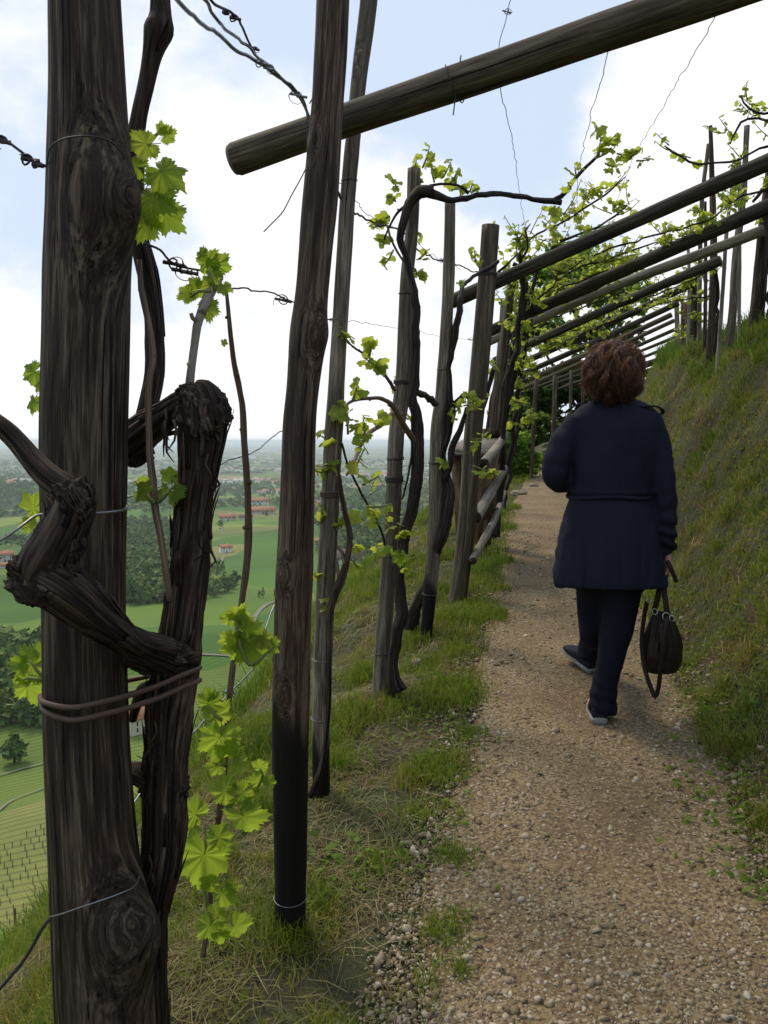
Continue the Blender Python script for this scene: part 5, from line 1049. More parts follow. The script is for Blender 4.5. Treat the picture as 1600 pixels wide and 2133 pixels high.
# ------------------------------------------------------------------ valley: woods, houses, roads, vineyards
def rel(p): return P
def tri_trees(name, spots, label, mat, seed, cat='wood', tris=34):
    """spots: (x,y,height,width). Each tree is a ragged clump of leaf faces"""
    r = np.random.default_rng(seed); sp = np.array(spots); n = len(sp)
    z = H(sp[:, 0], sp[:, 1], False)
    v = r.normal(size=(n, tris, 3)); v /= np.linalg.norm(v, axis=2)[..., None]; v *= (r.random((n, tris, 1))**.33)
    tp = r.random((n, 1)); hgt, wd = sp[:, 2][:, None], sp[:, 3][:, None]
    wscale = 1 - .25 * np.clip(v[..., 2], 0, 1)
    C_ = np.stack((sp[:, 0][:, None] + v[..., 0] * wd * .5 * wscale, sp[:, 1][:, None] + v[..., 1] * wd * .5 * wscale, z[:, None] + hgt * (.52 + .48 * v[..., 2])), -1).reshape(-1, 3)
    m_ = n * tris; s = np.repeat(wd[:, 0], tris) * r.uniform(.22, .42, m_)
    Rm = rot_batch(m_, r, .3); V0 = np.array([(-.6, -.4, 0), (.6, -.35, .1), (.1, .62, 0)])
    V = np.einsum('nij,kj->nki', Rm, V0) * s[:, None, None] + C_[:, None]
    X = np.repeat(np.clip(np.repeat(r.random(n), tris) * .8 + .2 * r.random(m_), 0, 1), 3)
    return stuff(name, make_mesh(name, V.reshape(-1, 3), None, np.arange(m_ * 3).reshape(-1, 3), {'rnd': X}, [M[mat]], smooth=False), None, label, cat)
def woodmat(name, stops):
    m, t, b, o = newmat(name); v = attr(t, 'rnd'); c = ramp(t, v, stops).outputs[0]; t.links.new(c, b.inputs['Base Color']); b.inputs['Roughness'].default_value = .9; b.inputs['Specular IOR Level'].default_value = .1; return m
M['wood_far'] = woodmat('far_trees', ((0, (.045, .08, .025)), (.35, (.085, .14, .035)), (.6, (.125, .18, .045)), (.8, (.18, .21, .06)), (1, (.22, .18, .08))))
M['roof'] = plain('terracotta_roof', (.36, .155, .085), .85, 0, .3, 1.5)
M['plaster'] = plain('pale_plaster', (.55, .50, .42), .8, 0, .12, .6)
M['white_wall'] = plain('white_plaster', (.75, .73, .69), .8, 0, .08, .6)
M['dark_glass'] = plain('dark_window', (.03, .03, .035), .3)
M['timber'] = plain('dark_timber', (.09, .06, .045), .8, 0, .3, 2)
M['road'] = plain('pale_gravel_road', (.20, .18, .135), .9, 0, .15, .8)
def gpts(r, pr, n):
    """ground points seen inside a picture rectangle"""
    o = []
    for _ in range(n): p = hit(r.uniform(pr[0], pr[1]), r.uniform(pr[2], pr[3]), rmin=25); o.append((p[0], p[1]))
    return o
r = np.random.default_rng(51)
def wood_region(boxes, label, seed, h=(7, 12), w=(6, 10)):
    r = np.random.default_rng(seed); sp = []
    for bx_, n in boxes:
        for (x, y) in gpts(r, bx_, n):
            x += r.normal() * 6; y += r.normal() * 6
            if xl(y) - x < 25: continue
            sp.append((x, y, r.uniform(*h), r.uniform(*w)))
    return tri_trees('woodland', sp, label, 'wood_far', seed)
wood_region([((255, 370, 1085, 1255), 620), ((150, 300, 1150, 1260), 200)], 'wooded gully right of the thickest post, seen behind the gnarled vine', 52)
wood_region([((-120, 110, 1395, 1500), 420)], 'dark wood at the left edge above the staked vineyard', 53, (6, 10), (5, 8))
wood_region([((240, 400, 1010, 1060), 260), ((390, 590, 1005, 1035), 260), ((640, 900, 1005, 1075), 420)], 'belts of trees crossing the near valley floor', 54, (8, 13), (7, 12))
wood_region([((-160, 90, 945, 1040), 900)], 'wooded ridge low at the left edge of the picture', 55, (9, 15), (8, 14))
wood_region([((690, 870, 1085, 1150), 420), ((430, 470, 1190, 1240), 20), ((395, 440, 1230, 1250), 16)], 'trees round the track below the pale post', 56, (7, 11), (6, 10))
# more trees scattered over the whole valley, on and off the picture
sp = []
rr_ = np.exp(r.uniform(math.log(260), math.log(7000), 26000)); aa = np.radians(r.uniform(-60, 30, 26000)); X, Y = rr_ * np.sin(aa), rr_ * np.cos(aa)
mk = fbm(X / 160, Y / 160, 0, 64, 4) + .12 * (rr_ > 1500) + .25 * (rr_ > 2600)
k = (mk > .42) & (xl(Y) - X > 90) & (r.random(26000) < .75)
for x, y in zip(X[k], Y[k]): q = math.hypot(x, y); sp.append((x, y, r.uniform(7, 12), r.uniform(7, 12) * (1 + q / 2500)))
tri_trees('woodland', sp, 'scattered copses and hedgerows dotting the valley to the plain', 'wood_far', 57, tris=14)
def lone(px, py, wpx, hpx, label, name='valley_tree', mat='wood_far', seed=1, cone=False, tr=60):
    p = hit(px, py, rmin=25); s = zc(p) / F; w_, h_ = wpx * s, hpx * s; r = np.random.default_rng(seed)
    root = thing(name, p, label, 'tree', None)
    addtube(MB(), [p - (0, 0, 1), p + (0, 0, h_ * .6)], [w_ * .05, w_ * .025], sides=6, step=2).build('trunk', M['tree_bark'], root)
    v = rand_ball(tr, r); 
    if cone: v[:, :2] *= (1 - .5 * np.clip(v[:, 2:], -1, 1)) * .8
    C_ = p + v * (w_ / 2, w_ / 2, h_ * .46) + (0, 0, h_ * .54); Rm = rot_batch(tr, r, .3); V0 = np.array([(-.6, -.4, 0), (.6, -.35, .1), (.1, .62, 0)])
    V = np.einsum('nij,kj->nki', Rm, V0) * (w_ * r.uniform(.2, .38, tr))[:, None, None] + C_[:, None]
    MB().add(V.reshape(-1, 3), None, np.arange(tr * 3).reshape(-1, 3), None, np.repeat(r.random(tr) * .5 + r.uniform(0, .5), 3)).build('crown', M[mat], root, smooth=False)['kind'] = 'stuff'
lone(302, 1132, 9, 44, 'narrow dark cypress standing in the fields right of the thickest post', 'cypress', seed=1, cone=True, tr=90)
lone(460, 1098, 14, 16, 'small round tree beside the little house in the vineyard', seed=2)
lone(548, 1245, 10, 22, 'pair of slim young trees by the pale track, left one', seed=3, cone=True)
lone(540, 1245, 8, 18, 'pair of slim young trees by the pale track, the shorter', seed=4, cone=True)
lone(30, 1590, 50, 60, 'bare reddish fruit tree in the staked vineyard at the left edge', seed=5, tr=160)
lone(272, 1260, 30, 60, 'fresh green tree at the edge of the wooded gully next to the thickest post', mat='wood_far', seed=6, tr=150)
lone(556, 1075, 10, 12, 'tiny round tree among the red roofed farms', seed=7)

def house(px, py, wpx, label, wall='plaster', ratio=.55, hgt=.42, rh=.25, yaw=0.0, nwin=3, door=True, cat='house', name='farmhouse', group=None, parts=True, roofc='roof'):
    p = hit(px, py, rmin=25); s = zc(p) / F; L = wpx * s; W = L * ratio; h = L * hgt; rz = L * rh
    az0 = math.atan2(p[0], p[1]); rot = -az0 + R(yaw)
    ca, sa = math.cos(rot), math.sin(rot)
    def wpt(a): a = np.array(a, float); return np.stack((p[0] + a[:, 0] * ca - a[:, 1] * sa, p[1] + a[:, 0] * sa + a[:, 1] * ca, p[2] + a[:, 2]), -1)
    root = thing(name, p, label, cat, group)
    mb = MB(); v = [(-L / 2, -W / 2, -2), (L / 2, -W / 2, -2), (L / 2, W / 2, -2), (-L / 2, W / 2, -2), (-L / 2, -W / 2, h), (L / 2, -W / 2, h), (L / 2, W / 2, h), (-L / 2, W / 2, h), (-L / 2, 0, h + rz * .92), (L / 2, 0, h + rz * .92)]
    mb.add(wpt(v), [(0, 1, 5, 4), (1, 2, 6, 5), (2, 3, 7, 6), (3, 0, 4, 7)], [(4, 8, 7), (5, 6, 9)]); mb.build('wall', M[wall], root, smooth=False)
    e = .06 * L; t_ = .03 * L
    up = [(-L / 2 - e, -W / 2 - e, h - e * rz / W * 2), (L / 2 + e, -W / 2 - e, h - e * rz / W * 2), (L / 2 + e, 0, h + rz), (-L / 2 - e, 0, h + rz), (L / 2 + e, W / 2 + e, h - e * rz / W * 2), (-L / 2 - e, W / 2 + e, h - e * rz / W * 2)]
    lo = [(a, b_, c_ - t_) for a, b_, c_ in up]
    rf = MB().add(wpt(up + lo), [(0, 1, 2, 3), (3, 2, 4, 5), (7, 6, 9, 8), (8, 9, 11, 10), (0, 6, 7, 1), (4, 10, 11, 5), (1, 7, 8, 2), (2, 8, 10, 4), (3, 9, 6, 0), (5, 11, 9, 3)]).build('roof', M[roofc], root, smooth=False)
    if parts:
        c = MB(); q = L * .035; hexa(c, wpt([(L * .2 - q, q, h + rz * .6), (L * .2 + q, q, h + rz * .6), (L * .2 + q, 3 * q, h + rz * .6), (L * .2 - q, 3 * q, h + rz * .6), (L * .2 - q, q, h + rz * 1.3), (L * .2 + q, q, h + rz * 1.3), (L * .2 + q, 3 * q, h + rz * 1.3), (L * .2 - q, 3 * q, h + rz * 1.3)]))
        ch = c.build('chimney', M['plaster'], rf, smooth=False)
        ws = []
        for i in range(nwin):
            x = -L / 2 + L * (i + .5) / nwin
            ws.append((x, h * .62, L * .03, h * .13, 'window'))
            if h > L * .35 and i != nwin // 2: ws.append((x, h * .24, L * .03, h * .13, 'window'))
        if door: ws.append((0.02 * L, h * .17, L * .05, h * .2, 'door'))
        for x, z_, hw, hh_, nm in ws:
            y0 = -W / 2 - .04
            hexa(MB(), wpt([(x - hw, y0, z_ - hh_), (x + hw, y0, z_ - hh_), (x + hw, y0 + .1, z_ - hh_), (x - hw, y0 + .1, z_ - hh_), (x - hw, y0, z_ + hh_), (x + hw, y0, z_ + hh_), (x + hw, y0 + .1, z_ + hh_), (x - hw, y0 + .1, z_ + hh_)])).build(nm, M['dark_glass' if nm == 'window' else 'timber'], root, smooth=False)
    return root
house(470, 1150, 23, 'small white house with a red roof alone in the green vineyard slope', 'white_wall', .9, .5, .22, 14, 2)
house(728, 1174, 56, 'long stone barn with a brown roof beside the curving pale track', 'plaster', .55, .30, .26, -12, 4, roofc='timber')
house(290, 1520, 56, 'orange roofed cottage just below the slope, seen between post and gnarled vine', 'plaster', .8, .62, .4, 25, 2)
house(474, 1084, 32, 'low red roofed farm with a yellow gable, lower of the middle farms', 'plaster', .4, .28, .16, 6, 4)
house(512, 1083, 26, 'grey roofed shed right of the low red roofed farm', 'plaster', .5, .28, .16, -8, 3, roofc='timber')
house(460, 1105, 10, 'tiny white hut under the round tree', 'white_wall', .8, .5, .22, 0, 2)
house(541, 1051, 36, 'long farmhouse with a lit yellow gable end, topmost of the farm cluster', 'white_wall', .4, .27, .14, 5, 4)
house(548, 1070, 48, 'long red roofed farm buildings below the yellow gabled farmhouse', 'plaster', .35, .2, .12, -4, 5)
house(10, 1170, 34, 'two storey farmhouse with a red roof at the left picture edge', 'plaster', .6, .5, .18, 0, 3)
house(14, 1182, 26, 'low red roofed annex in front of the farmhouse at the left edge', 'plaster', .5, .25, .18, 4, 2)
house(22, 1128, 22, 'pale house above the farmhouse at the left edge, near the shiny wire', 'plaster', .6, .4, .18, 10, 2)
house(348, 1108, 12, 'little reddish house half hidden by trees right of the wooded gully', 'plaster', .6, .4, .2, 0, 2)
house(580, 1240, 18, 'dark shed next to the tall brown post in the vineyard', 'timber', .8, .6, .2, 0, 1, roofc='timber')
house(665, 1135, 20, 'red roofed house glimpsed between the two front posts', 'plaster', .6, .5, .2, 0, 2)
house(655, 1055, 22, 'terracotta roofed house in the valley just right of the tall brown post', 'plaster', .6, .35, .2, 0, 2)
house(785, 1018, 18, 'single reddish house on the near plain behind the pale post', 'plaster', .6, .35, .2, 0, 2)
# far towns: tiny buildings, one object each for the largest
r = np.random.default_rng(61); nb = 0
bm_w, bm_r = [], []
WH = ['at the foot of the wooded gully', 'behind the gnarled vine', 'right of the gnarled vine', 'in the wide village belt', 'in the upper village belt', 'on the hazy plain left of the young vine', 'near the horizon by the tall brown post', 'between the slender and the pale post', 'high on the plain by the pale post', 'behind the thin post', 'at the left edge by the ridge', 'near the horizon at the left edge', 'below the village belt', 'closest to the horizon']
TY = ['small white red roofed house', 'pale longish house', 'large flat white warehouse', 'square cream house', 'long low white hall']
clusters = [((262, 300), (1003, 1006), 5), ((300, 380), (985, 1000), 10), ((395, 500), (995, 1006), 22), ((455, 590), (1000, 1008), 26), ((470, 590), (972, 984), 28), ((260, 420), (955, 975), 22), ((430, 590), (950, 966), 26), ((655, 815), (983, 996), 46), ((655, 890), (960, 978), 36), ((850, 890), (985, 1000), 10), ((20, 75), (1000, 1010), 6), ((0, 78), (925, 940), 12), ((500, 590), (1020, 1030), 7), ((530, 590), (935, 945), 14)]
def tinymesh(L, W, h, rz, wall, roof):
    v = [(-L / 2, -W / 2, -3), (L / 2, -W / 2, -3), (L / 2, W / 2, -3), (-L / 2, W / 2, -3), (-L / 2, -W / 2, h), (L / 2, -W / 2, h), (L / 2, W / 2, h), (-L / 2, W / 2, h), (-L / 2, 0, h + rz), (L / 2, 0, h + rz)]
    return MB().add(v, [(0, 1, 5, 4), (1, 2, 6, 5), (2, 3, 7, 6), (3, 0, 4, 7)], [(4, 8, 7), (5, 6, 9)]).add([v[k] for k in (4, 5, 9, 8, 6, 7)], [(0, 1, 2, 3), (3, 2, 4, 5)], m=1).mesh('building', [M[wall], M[roof]], smooth=False)
TM = [tinymesh(16, 11, 7, 2.5, 'white_wall', 'roof'), tinymesh(22, 12, 7, 2.5, 'plaster', 'roof'), tinymesh(45, 22, 8, 1.2, 'white_wall', 'plaster'), tinymesh(14, 12, 9, 2.5, 'plaster', 'roof'), tinymesh(34, 14, 6, 2, 'white_wall', 'roof')]
for ci, ((x0, x1), (y0, y1), n) in enumerate(clusters):
    for _ in range(n):
        p = hit(r.uniform(x0, x1), r.uniform(y0, y1), rmin=200); ti = int(r.integers(5)); o = bpy.data.objects.new('far_building', TM[ti]); COL.objects.link(o)
        k = 1.0 if zc(p) < 4500 else zc(p) / 4500
        o.location = tuple(p); o.rotation_euler = (0, 0, r.uniform(-.5, .5)); o.scale = (k, k, k)
        tag(o, 'tiny far ' + TY[ti] + ' ' + WH[ci], 'building', 'tiny ' + TY[ti] + 's ' + WH[ci])
# gravel tracks
def track(L, w_, name='track'):
    pts = np.array([hit(x, y, rmin=25) for x, y in L]); pts, _ = resample(pts, np.ones(len(pts)), 4.0)
    T = np.gradient(pts, axis=0)[:, :2]; T /= np.linalg.norm(T, axis=1)[:, None]; nn = np.column_stack((T[:, 1], -T[:, 0])) * w_ / 2
    A_, B_ = pts[:, :2] - nn, pts[:, :2] + nn
    V = np.vstack((np.column_stack((A_, H(A_[:, 0], A_[:, 1], False) + .45)), np.column_stack((B_, H(B_[:, 0], B_[:, 1], False) + .45)))); n = len(pts); i = np.arange(n - 1)
    tag(MB().add(V, np.stack((i, i + 1, n + i + 1, n + i), -1)).build(name, M['road']), kind='structure')
track([(700, 1232), (735, 1222), (765, 1208), (783, 1195), (784, 1183), (768, 1173), (750, 1170)], 3.0)
track([(522, 1302), (532, 1285), (545, 1268), (560, 1258), (575, 1254)], 2.6)
track([(398, 1364), (430, 1365), (470, 1367), (510, 1372)], 1.8)
track([(452, 1190), (455, 1180), (462, 1168), (468, 1155)], 2.2)
track([(-20, 1187), (10, 1184), (30, 1182)], 6.0)
track([(-30, 1624), (20, 1612), (45, 1604), (100, 1590)], .7)
track([(-40, 1702), (0, 1690), (30, 1668), (100, 1640)], .7)
track([(0, 1072), (18, 1066), (35, 1058)], 4.0)
# staked vineyard just below, stakes too many to count
r = np.random.default_rng(71); VV, QQ, k0 = [], [], 0
def stake(mbV, mbQ, k, p, h, w_):
    q = np.array([(-w_, -w_, -.3), (w_, -w_, -.3), (w_, w_, -.3), (-w_, w_, -.3), (-w_, -w_, h), (w_, -w_, h), (w_, w_, h), (-w_, w_, h)]) + p
    mbV.append(q); mbQ.append(np.array([(0, 1, 5, 4), (1, 2, 6, 5), (2, 3, 7, 6), (3, 0, 4, 7), (4, 5, 6, 7)]) + k); return k + 8
for y in np.arange(24, 330, 2.6):
    for t_ in np.arange(16, 150, 1.6):
        if 44 < t_ < 47 or 76 < t_ < 79: continue
        x = float(xl(y)) - t_; dd = math.hypot(x, y)
        if x / y < -1.1 or dd > 260 or (dd > 120 and r.random() < .3): continue
        x += r.normal() * .12; yy = y + r.normal() * .12
        k0 = stake(VV, QQ, k0, (x, yy, float(H(x, yy, False))), r.uniform(.8, 1.5), .025 + dd * .00022)
stuff('vineyard_stakes', MB().add(np.vstack(VV), np.vstack(QQ)).mesh('vineyard_stakes', [M['timber']], smooth=False), None, 'rows of dark stakes of the terraced vineyard far below', 'stakes')
# ------------------------------------------------------------------ the walker
def remesh(me_or_mb, voxel, smooth=6, name='m', disp=None, solid=False):
    """fuse overlapping closed shapes into one continuous skin"""
    me = me_or_mb.mesh(name, [])
    ob = bpy.data.objects.new(name, me); COL.objects.link(ob)
    md = ob.modifiers.new('r', 'REMESH'); md.mode = 'VOXEL'; md.voxel_size = voxel; md.use_smooth_shade = True
    if smooth: s_ = ob.modifiers.new('s', 'SMOOTH'); s_.factor = .5; s_.iterations = smooth
    dg = bpy.context.evaluated_depsgraph_get(); ev = ob.evaluated_get(dg); m2 = bpy.data.meshes.new_from_object(ev)
    n = len(m2.vertices); co = np.empty(n * 3, np.float32); m2.vertices.foreach_get('co', co); co = co.reshape(-1, 3)
    no = np.empty(n * 3, np.float32); m2.vertices.foreach_get('normal', no); no = no.reshape(-1, 3)
    if disp is not None: co = co + no * disp(co)[:, None]
    m2.vertices.foreach_set('co', co.astype(np.float32).ravel()); m2.update()
    bpy.data.objects.remove(ob)
    for k in ('gc', 'rnd'):
        if k in m2.attributes: m2.attributes.remove(m2.attributes[k])
    a = m2.attributes.new('gc', 'FLOAT_VECTOR', 'POINT'); a.data.foreach_set('vector', co.astype(np.float32).ravel())
    m2.polygons.foreach_set('use_smooth', np.ones(len(m2.polygons), bool)); return m2
def place(me, name, mat, parent):
    """mesh is in world coordinates: move it under its parent"""
    o_ = world_of(parent); me.transform(Matrix.Translation(-Vector(o_))); me.materials.clear()
    for q in (mat if isinstance(mat, (list, tuple)) else [mat]): me.materials.append(q)
    o = bpy.data.objects.new(name, me); COL.objects.link(o); o.parent = parent; return o
def ell(mb, c, r3, n=18, rot=None):
    u = np.linspace(0, math.pi, n); v = np.arange(n * 2) * math.pi / n
    V = np.array([(math.sin(a) * math.cos(b_), math.sin(a) * math.sin(b_), math.cos(a)) for a in u[1:-1] for b_ in v] + [(0, 0, 1), (0, 0, -1)]) * np.array(r3)
    if rot is not None: V = V @ np.array(rot).T
    m_ = n * 2; rows = n - 2; Q = [(i * m_ + j, (i + 1) * m_ + j, (i + 1) * m_ + (j + 1) % m_, i * m_ + (j + 1) % m_) for i in range(rows - 1) for j in range(m_)]
    T = [(len(V) - 2, j, (j + 1) % m_) for j in range(m_)] + [(len(V) - 1, (rows - 1) * m_ + (j + 1) % m_, (rows - 1) * m_ + j) for j in range(m_)]
    mb.add(V + np.array(c), Q, T); return mb
def loft(mb, rings, n=48, close=True):
    """rings: (centre, half width, half depth, yaw)"""
    V = []; th = np.arange(n) * 2 * math.pi / n
    for c, a, b_, yaw in rings:
        x, y = a * np.sign(np.cos(th)) * np.abs(np.cos(th))**.9, b_ * np.sign(np.sin(th)) * np.abs(np.sin(th))**.9
        V += list(zip(c[0] + x * math.cos(yaw) - y * math.sin(yaw), c[1] + x * math.sin(yaw) + y * math.cos(yaw), c[2] + 0 * x))
    Q = [(i * n + j, i * n + (j + 1) % n, (i + 1) * n + (j + 1) % n, (i + 1) * n + j) for i in range(len(rings) - 1) for j in range(n)]
    V.append(rings[0][0]); V.append(rings[-1][0]); k = len(V)
    T = [(k - 2, (j + 1) % n, j) for j in range(n)] + [(k - 1, (len(rings) - 1) * n + j, (len(rings) - 1) * n + (j + 1) % n) for j in range(n)]
    mb.add(V, Q, T); return mb
def fabric(name, c, rough=.8, sc=900):
    m, t, b, o = newmat(name); g = attr(t, 'gc', True)
    f = noise(t, g, sc, 2); f2 = noise(t, g, 6, 4)
    t.links.new(mixc(t, f2, tuple(v * .75 for v in c), tuple(v * 1.2 for v in c)), b.inputs['Base Color']); b.inputs['Roughness'].default_value = rough
    b.inputs['Specular IOR Level'].default_value = .12
    bump(t, b, f, .25, .0006); return m
M['coat'] = fabric('navy_coat_cloth', (.014, .0148, .027)); M['trouser'] = fabric('dark_trouser_cloth', (.0075, .008, .016))
M['skin'] = plain('skin', (.48, .29, .21), .5, 0, .12, 30)
M['shoe'] = plain('navy_shoe', (.010, .011, .022), .7, 0, .3, 60); M['sole'] = plain('grey_white_sole', (.20, .21, .19), .7, 0, .2, 40)
M['bag'] = plain('black_brown_leather', (.022, .014, .010), .5, 0, .4, 30); M['metal'] = plain('buckle_metal', (.5, .5, .5), .3, 1)
m, t, b, o_ = newmat('auburn_hair'); v = attr(t, 'rnd'); t.links.new(ramp(t, v, ((0, (.028, .012, .006)), (.5, (.12, .048, .022)), (1, (.34, .15, .065)))).outputs[0], b.inputs['Base Color']); b.inputs['Roughness'].default_value = .42
tl = N(t, 'ShaderNodeBsdfTranslucent', inp={'Color': (.35, .12, .05, 1)}); mx = N(t, 'ShaderNodeMixShader', inp={0: .3}); t.links.new(b.outputs[0], mx.inputs[1]); t.links.new(tl.outputs[0], mx.inputs[2]); t.links.new(mx.outputs[0], o_.inputs[0]); M['hair'] = m

D0 = 3.62
gR = hit(1248, 1512); gL = hit(1232, 1408)
W = thing('person', (gR[0] + .02, gR[1] + .15, gR[2]), 'woman seen from behind in a long navy coat and dark trousers walking up the path', 'person')
YAW = R(-8)
def at(px, py, dy=0.0): return P(px, py, D0 + dy)
def hw(px_w, dy=0.0): return px_w / 2 / F * (D0 + dy + .02)
ankR = np.array((gR[0], gR[1] + .06, gR[2] + .09)); ankL = np.array((gL[0] - .01, gL[1] + .04, gL[2] + .10))
# body: one continuous skin, head to feet
bd = MB(); hd = at(1276, 772, -.01)
ell(bd, hd, (.073, .092, .108)); ell(bd, hd + (.01, .03, -.055), (.052, .06, .055))
# face on the far side: brow, nose, mouth, chin, ears, eye sockets shaped as small volumes
fx = np.array((math.sin(R(8)), math.cos(R(8)), 0)); rx = np.array((math.cos(R(8)), -math.sin(R(8)), 0))
addtube(bd, [hd + fx * .088 + (0, 0, .012), hd + fx * .108 + (0, 0, -.022), hd + fx * .092 + (0, 0, -.034)], [.008, .013, .012], sides=10, step=.01)
ell(bd, hd + fx * .085 + (0, 0, -.060), (.026, .012, .009)); ell(bd, hd + fx * .078 + (0, 0, -.092), (.022, .016, .016)); ell(bd, hd + fx * .083 + (0, 0, .022), (.05, .012, .010))
for sgn in (-1, 1): ell(bd, hd + rx * .074 * sgn + (0, 0, -.015), (.009, .018, .03)); ell(bd, hd + fx * .078 + rx * .032 * sgn + (0, 0, .002), (.014, .010, .009)); ell(bd, hd + fx * .062 + rx * .038 * sgn + (0, 0, -.04), (.024, .024, .024))
addtube(bd, [hd + (0, 0, -.05), at(1277, 850, .01), at(1275, 900, .02)], [.056, .054, .07], sides=20, step=.02)
loft(bd, [(at(1273, 1200, .02), hw(150), .10, YAW), (at(1270, 1130, .02), hw(165), .115, YAW), (at(1268, 1040, .02), hw(135), .10, YAW), (at(1274, 950, .02), hw(150), .105, YAW), (at(1276, 890, .02), hw(165), .10, YAW), (at(1277, 858, .02), hw(110), .07, YAW)])
armL = [at(1196, 888, .02), at(1168, 935, .02), at(1158, 985, .0), at(1172, 1000, .12), at(1200, 990, .26)]
armR = [at(1366, 888, .02), at(1378, 950, .0), at(1384, 1040, -.02), at(1388, 1100, .0), at(1390, 1148, .02)]
addtube(bd, armL, [.038, .034, .031, .028, .024], sides=16, step=.02); addtube(bd, armR, [.038, .034, .030, .027, .024], sides=16, step=.02)
kR = at(1274, 1335, -.04); kL = at(1234, 1325, .14)
eR = gR[1] + .055 - D0
RL = [at(1290, 1195, .02), at(1290, 1230, .01), at(1285, 1285, .0), at(1276, 1345, .5 * eR), at(1264, 1405, .9 * eR), at(1256, 1450, eR), at(1252, 1488, eR)]
LL = [at(1246, 1195, .02), at(1240, 1235, .06), at(1236, 1280, .10), at(1236, 1325, .14), ankL + (.02, -.07, .20), ankL + (.012, -.03, .10), ankL + (.0, .0, .0)]
addtube(bd, RL, [.078, .074, .062, .05, .043, .036, .032], sides=18, step=.03)
addtube(bd, LL, [.078, .072, .06, .048, .041, .035, .032], sides=18, step=.03)
for an, dr in ((ankR, (0.10, 1.0, 0)), (ankL, (-.45, 1.0, .25))):
    dr = np.array(dr); dr = dr / np.linalg.norm(dr); addtube(bd, [an + (0, 0, -.02), an + dr * .08 + (0, 0, -.045), an + dr * .15 + (0, 0, -.055)], [.034, .03, .022], sides=12, step=.02)
def hand(mb, wrist, d, side, curl, sc_=1.0):
    """palm and five fingers closing round what is held. d: direction of the palm, side: towards the thumb, curl: direction fingers bend to"""
    d, side, curl = (np.array(v, float) / np.linalg.norm(v) for v in (d, side, curl))
    for k in range(4): addtube(mb, [wrist + side * (.012 * (1.5 - k)) * .6, wrist + d * .05 * sc_ + side * .0155 * (1.5 - k), wrist + d * .085 * sc_ + side * .0185 * (1.5 - k)], [.015, .014, .0115], sides=10, step=.01)
    for k, ln in enumerate((.075, .083, .077, .060)):
        p0 = wrist + d * .080 * sc_ + side * .0185 * (1.5 - k); l = ln * sc_
        p1 = p0 + (d * .8 + curl * .6) * l * .42; p2 = p1 + (d * .05 + curl * 1.0) * l * .32; p3 = p2 + (-d * .65 + curl * .55) * l * .28
        addtube(mb, [p0, p1, p2, p3], [.0092, .0088, .0082, .0068], sides=10, step=.006)
    t0 = wrist + d * .022 + side * .022; addtube(mb, [t0, t0 + (side * .5 + d * .6 + curl * .5) * .034, t0 + (side * .15 + d * .75 + curl * .9) * .055], [.0125, .0105, .0082], sides=10, step=.006)
wr = at(1389, 1150, .02); hand(bd, wr, (-.05, .12, -1), (-.25, 1, 0), (-1, -.2, .0)); wl = at(1200, 990, .26); hand(bd, wl, (.35, .9, .1), (.2, 0, 1), (1, .1, 0))
place(remesh(bd, .0062, 2, 'body'), 'body', M['skin'], W)
# coat with sleeves: a hollow shell open at the hem
ct = MB()
def R_(px, py, w_, dep, dy=.02): return (at(px, py, dy), hw(w_), dep, YAW)
outer = [R_(1278, 824, 62, .055, .02), R_(1278, 838, 96, .07), R_(1280, 850, 148, .085), R_(1279, 866, 184, .102), R_(1279, 890, 192, .114), R_(1278, 930, 184, .122), R_(1273, 985, 172, .122), R_(1267, 1031, 166, .116), R_(1267, 1040, 164, .116), R_(1267, 1070, 184, .130), R_(1268, 1110, 204, .145), R_(1269, 1160, 218, .158), R_(1271, 1200, 230, .166), R_(1272, 1217, 234, .168)]
inner = [(c_, a_ - .012, b_ - .012, y_) for c_, a_, b_, y_ in (outer[13], outer[12], outer[11], outer[10])]
loft(ct, outer + inner, 72)
addtube(ct, [at(1205, 876, .02), at(1176, 915, .02), at(1160, 960, .01), at(1160, 992, .02), at(1178, 1006, .12), at(1200, 994, .24)], [.058, .063, .060, .055, .048, .038], sides=24, step=.02)
addtube(ct, [at(1354, 874, .02), at(1368, 920, .01), at(1376, 985, .0), at(1383, 1050, .0), at(1387, 1110, .0), at(1389, 1150, .02)], [.058, .062, .059, .055, .049, .041], sides=24, step=.02)
ell(ct, at(1279, 842, .02), (.075, .075, .028))
cz = at(1270, 1035)[2]; cx = at(1270, 1035)[0]
def folds(co):
    x, y, z = co[:, 0], co[:, 1], co[:, 2]; ang = np.arctan2(y - D0 - .02, x - cx)
    low = np.clip((cz - z) / .3, 0, 1); up = np.clip((z - cz) / .1, 0, 1)
    f = low * .006 * fbm(np.cos(ang) * 3.2, np.sin(ang) * 3.2, z * .8, 5, 2) + .009 * fbm(x * 8, y * 8, z * 3.0, 7, 3)
    f = f + .005 * up * fbm(x * 16, y * 8, z * 9, 8, 2)
    ts = (x < at(1362, 1030)[0]) * 1.0; f = f - ts * .006 * np.exp(-((z - cz) / .010)**2) + ts * .004 * np.exp(-((z - cz - .022) / .010)**2)          # waist seam
    back = np.exp(-((x - (cx + .02)) / .006)**2) * (y < D0) * 1.0; f = f - .0035 * back                        # centre back seam
    slit = np.exp(-((x - at(1206, 1200)[0]) / .006)**2) * np.clip((cz - .18 - z) / .1, 0, 1) * (y < D0); f = f - .008 * slit
    arm = (x > at(1372, 900)[0]) | (x < at(1180, 900)[0]); f = f + arm * .007 * np.sin(z * 75 + 5 * fbm(x * 6, y * 6, z * 4, 9, 2)) * np.clip(.4 + fbm(x * 4, y * 4, z * 5, 10, 2), 0, 1)
    return f
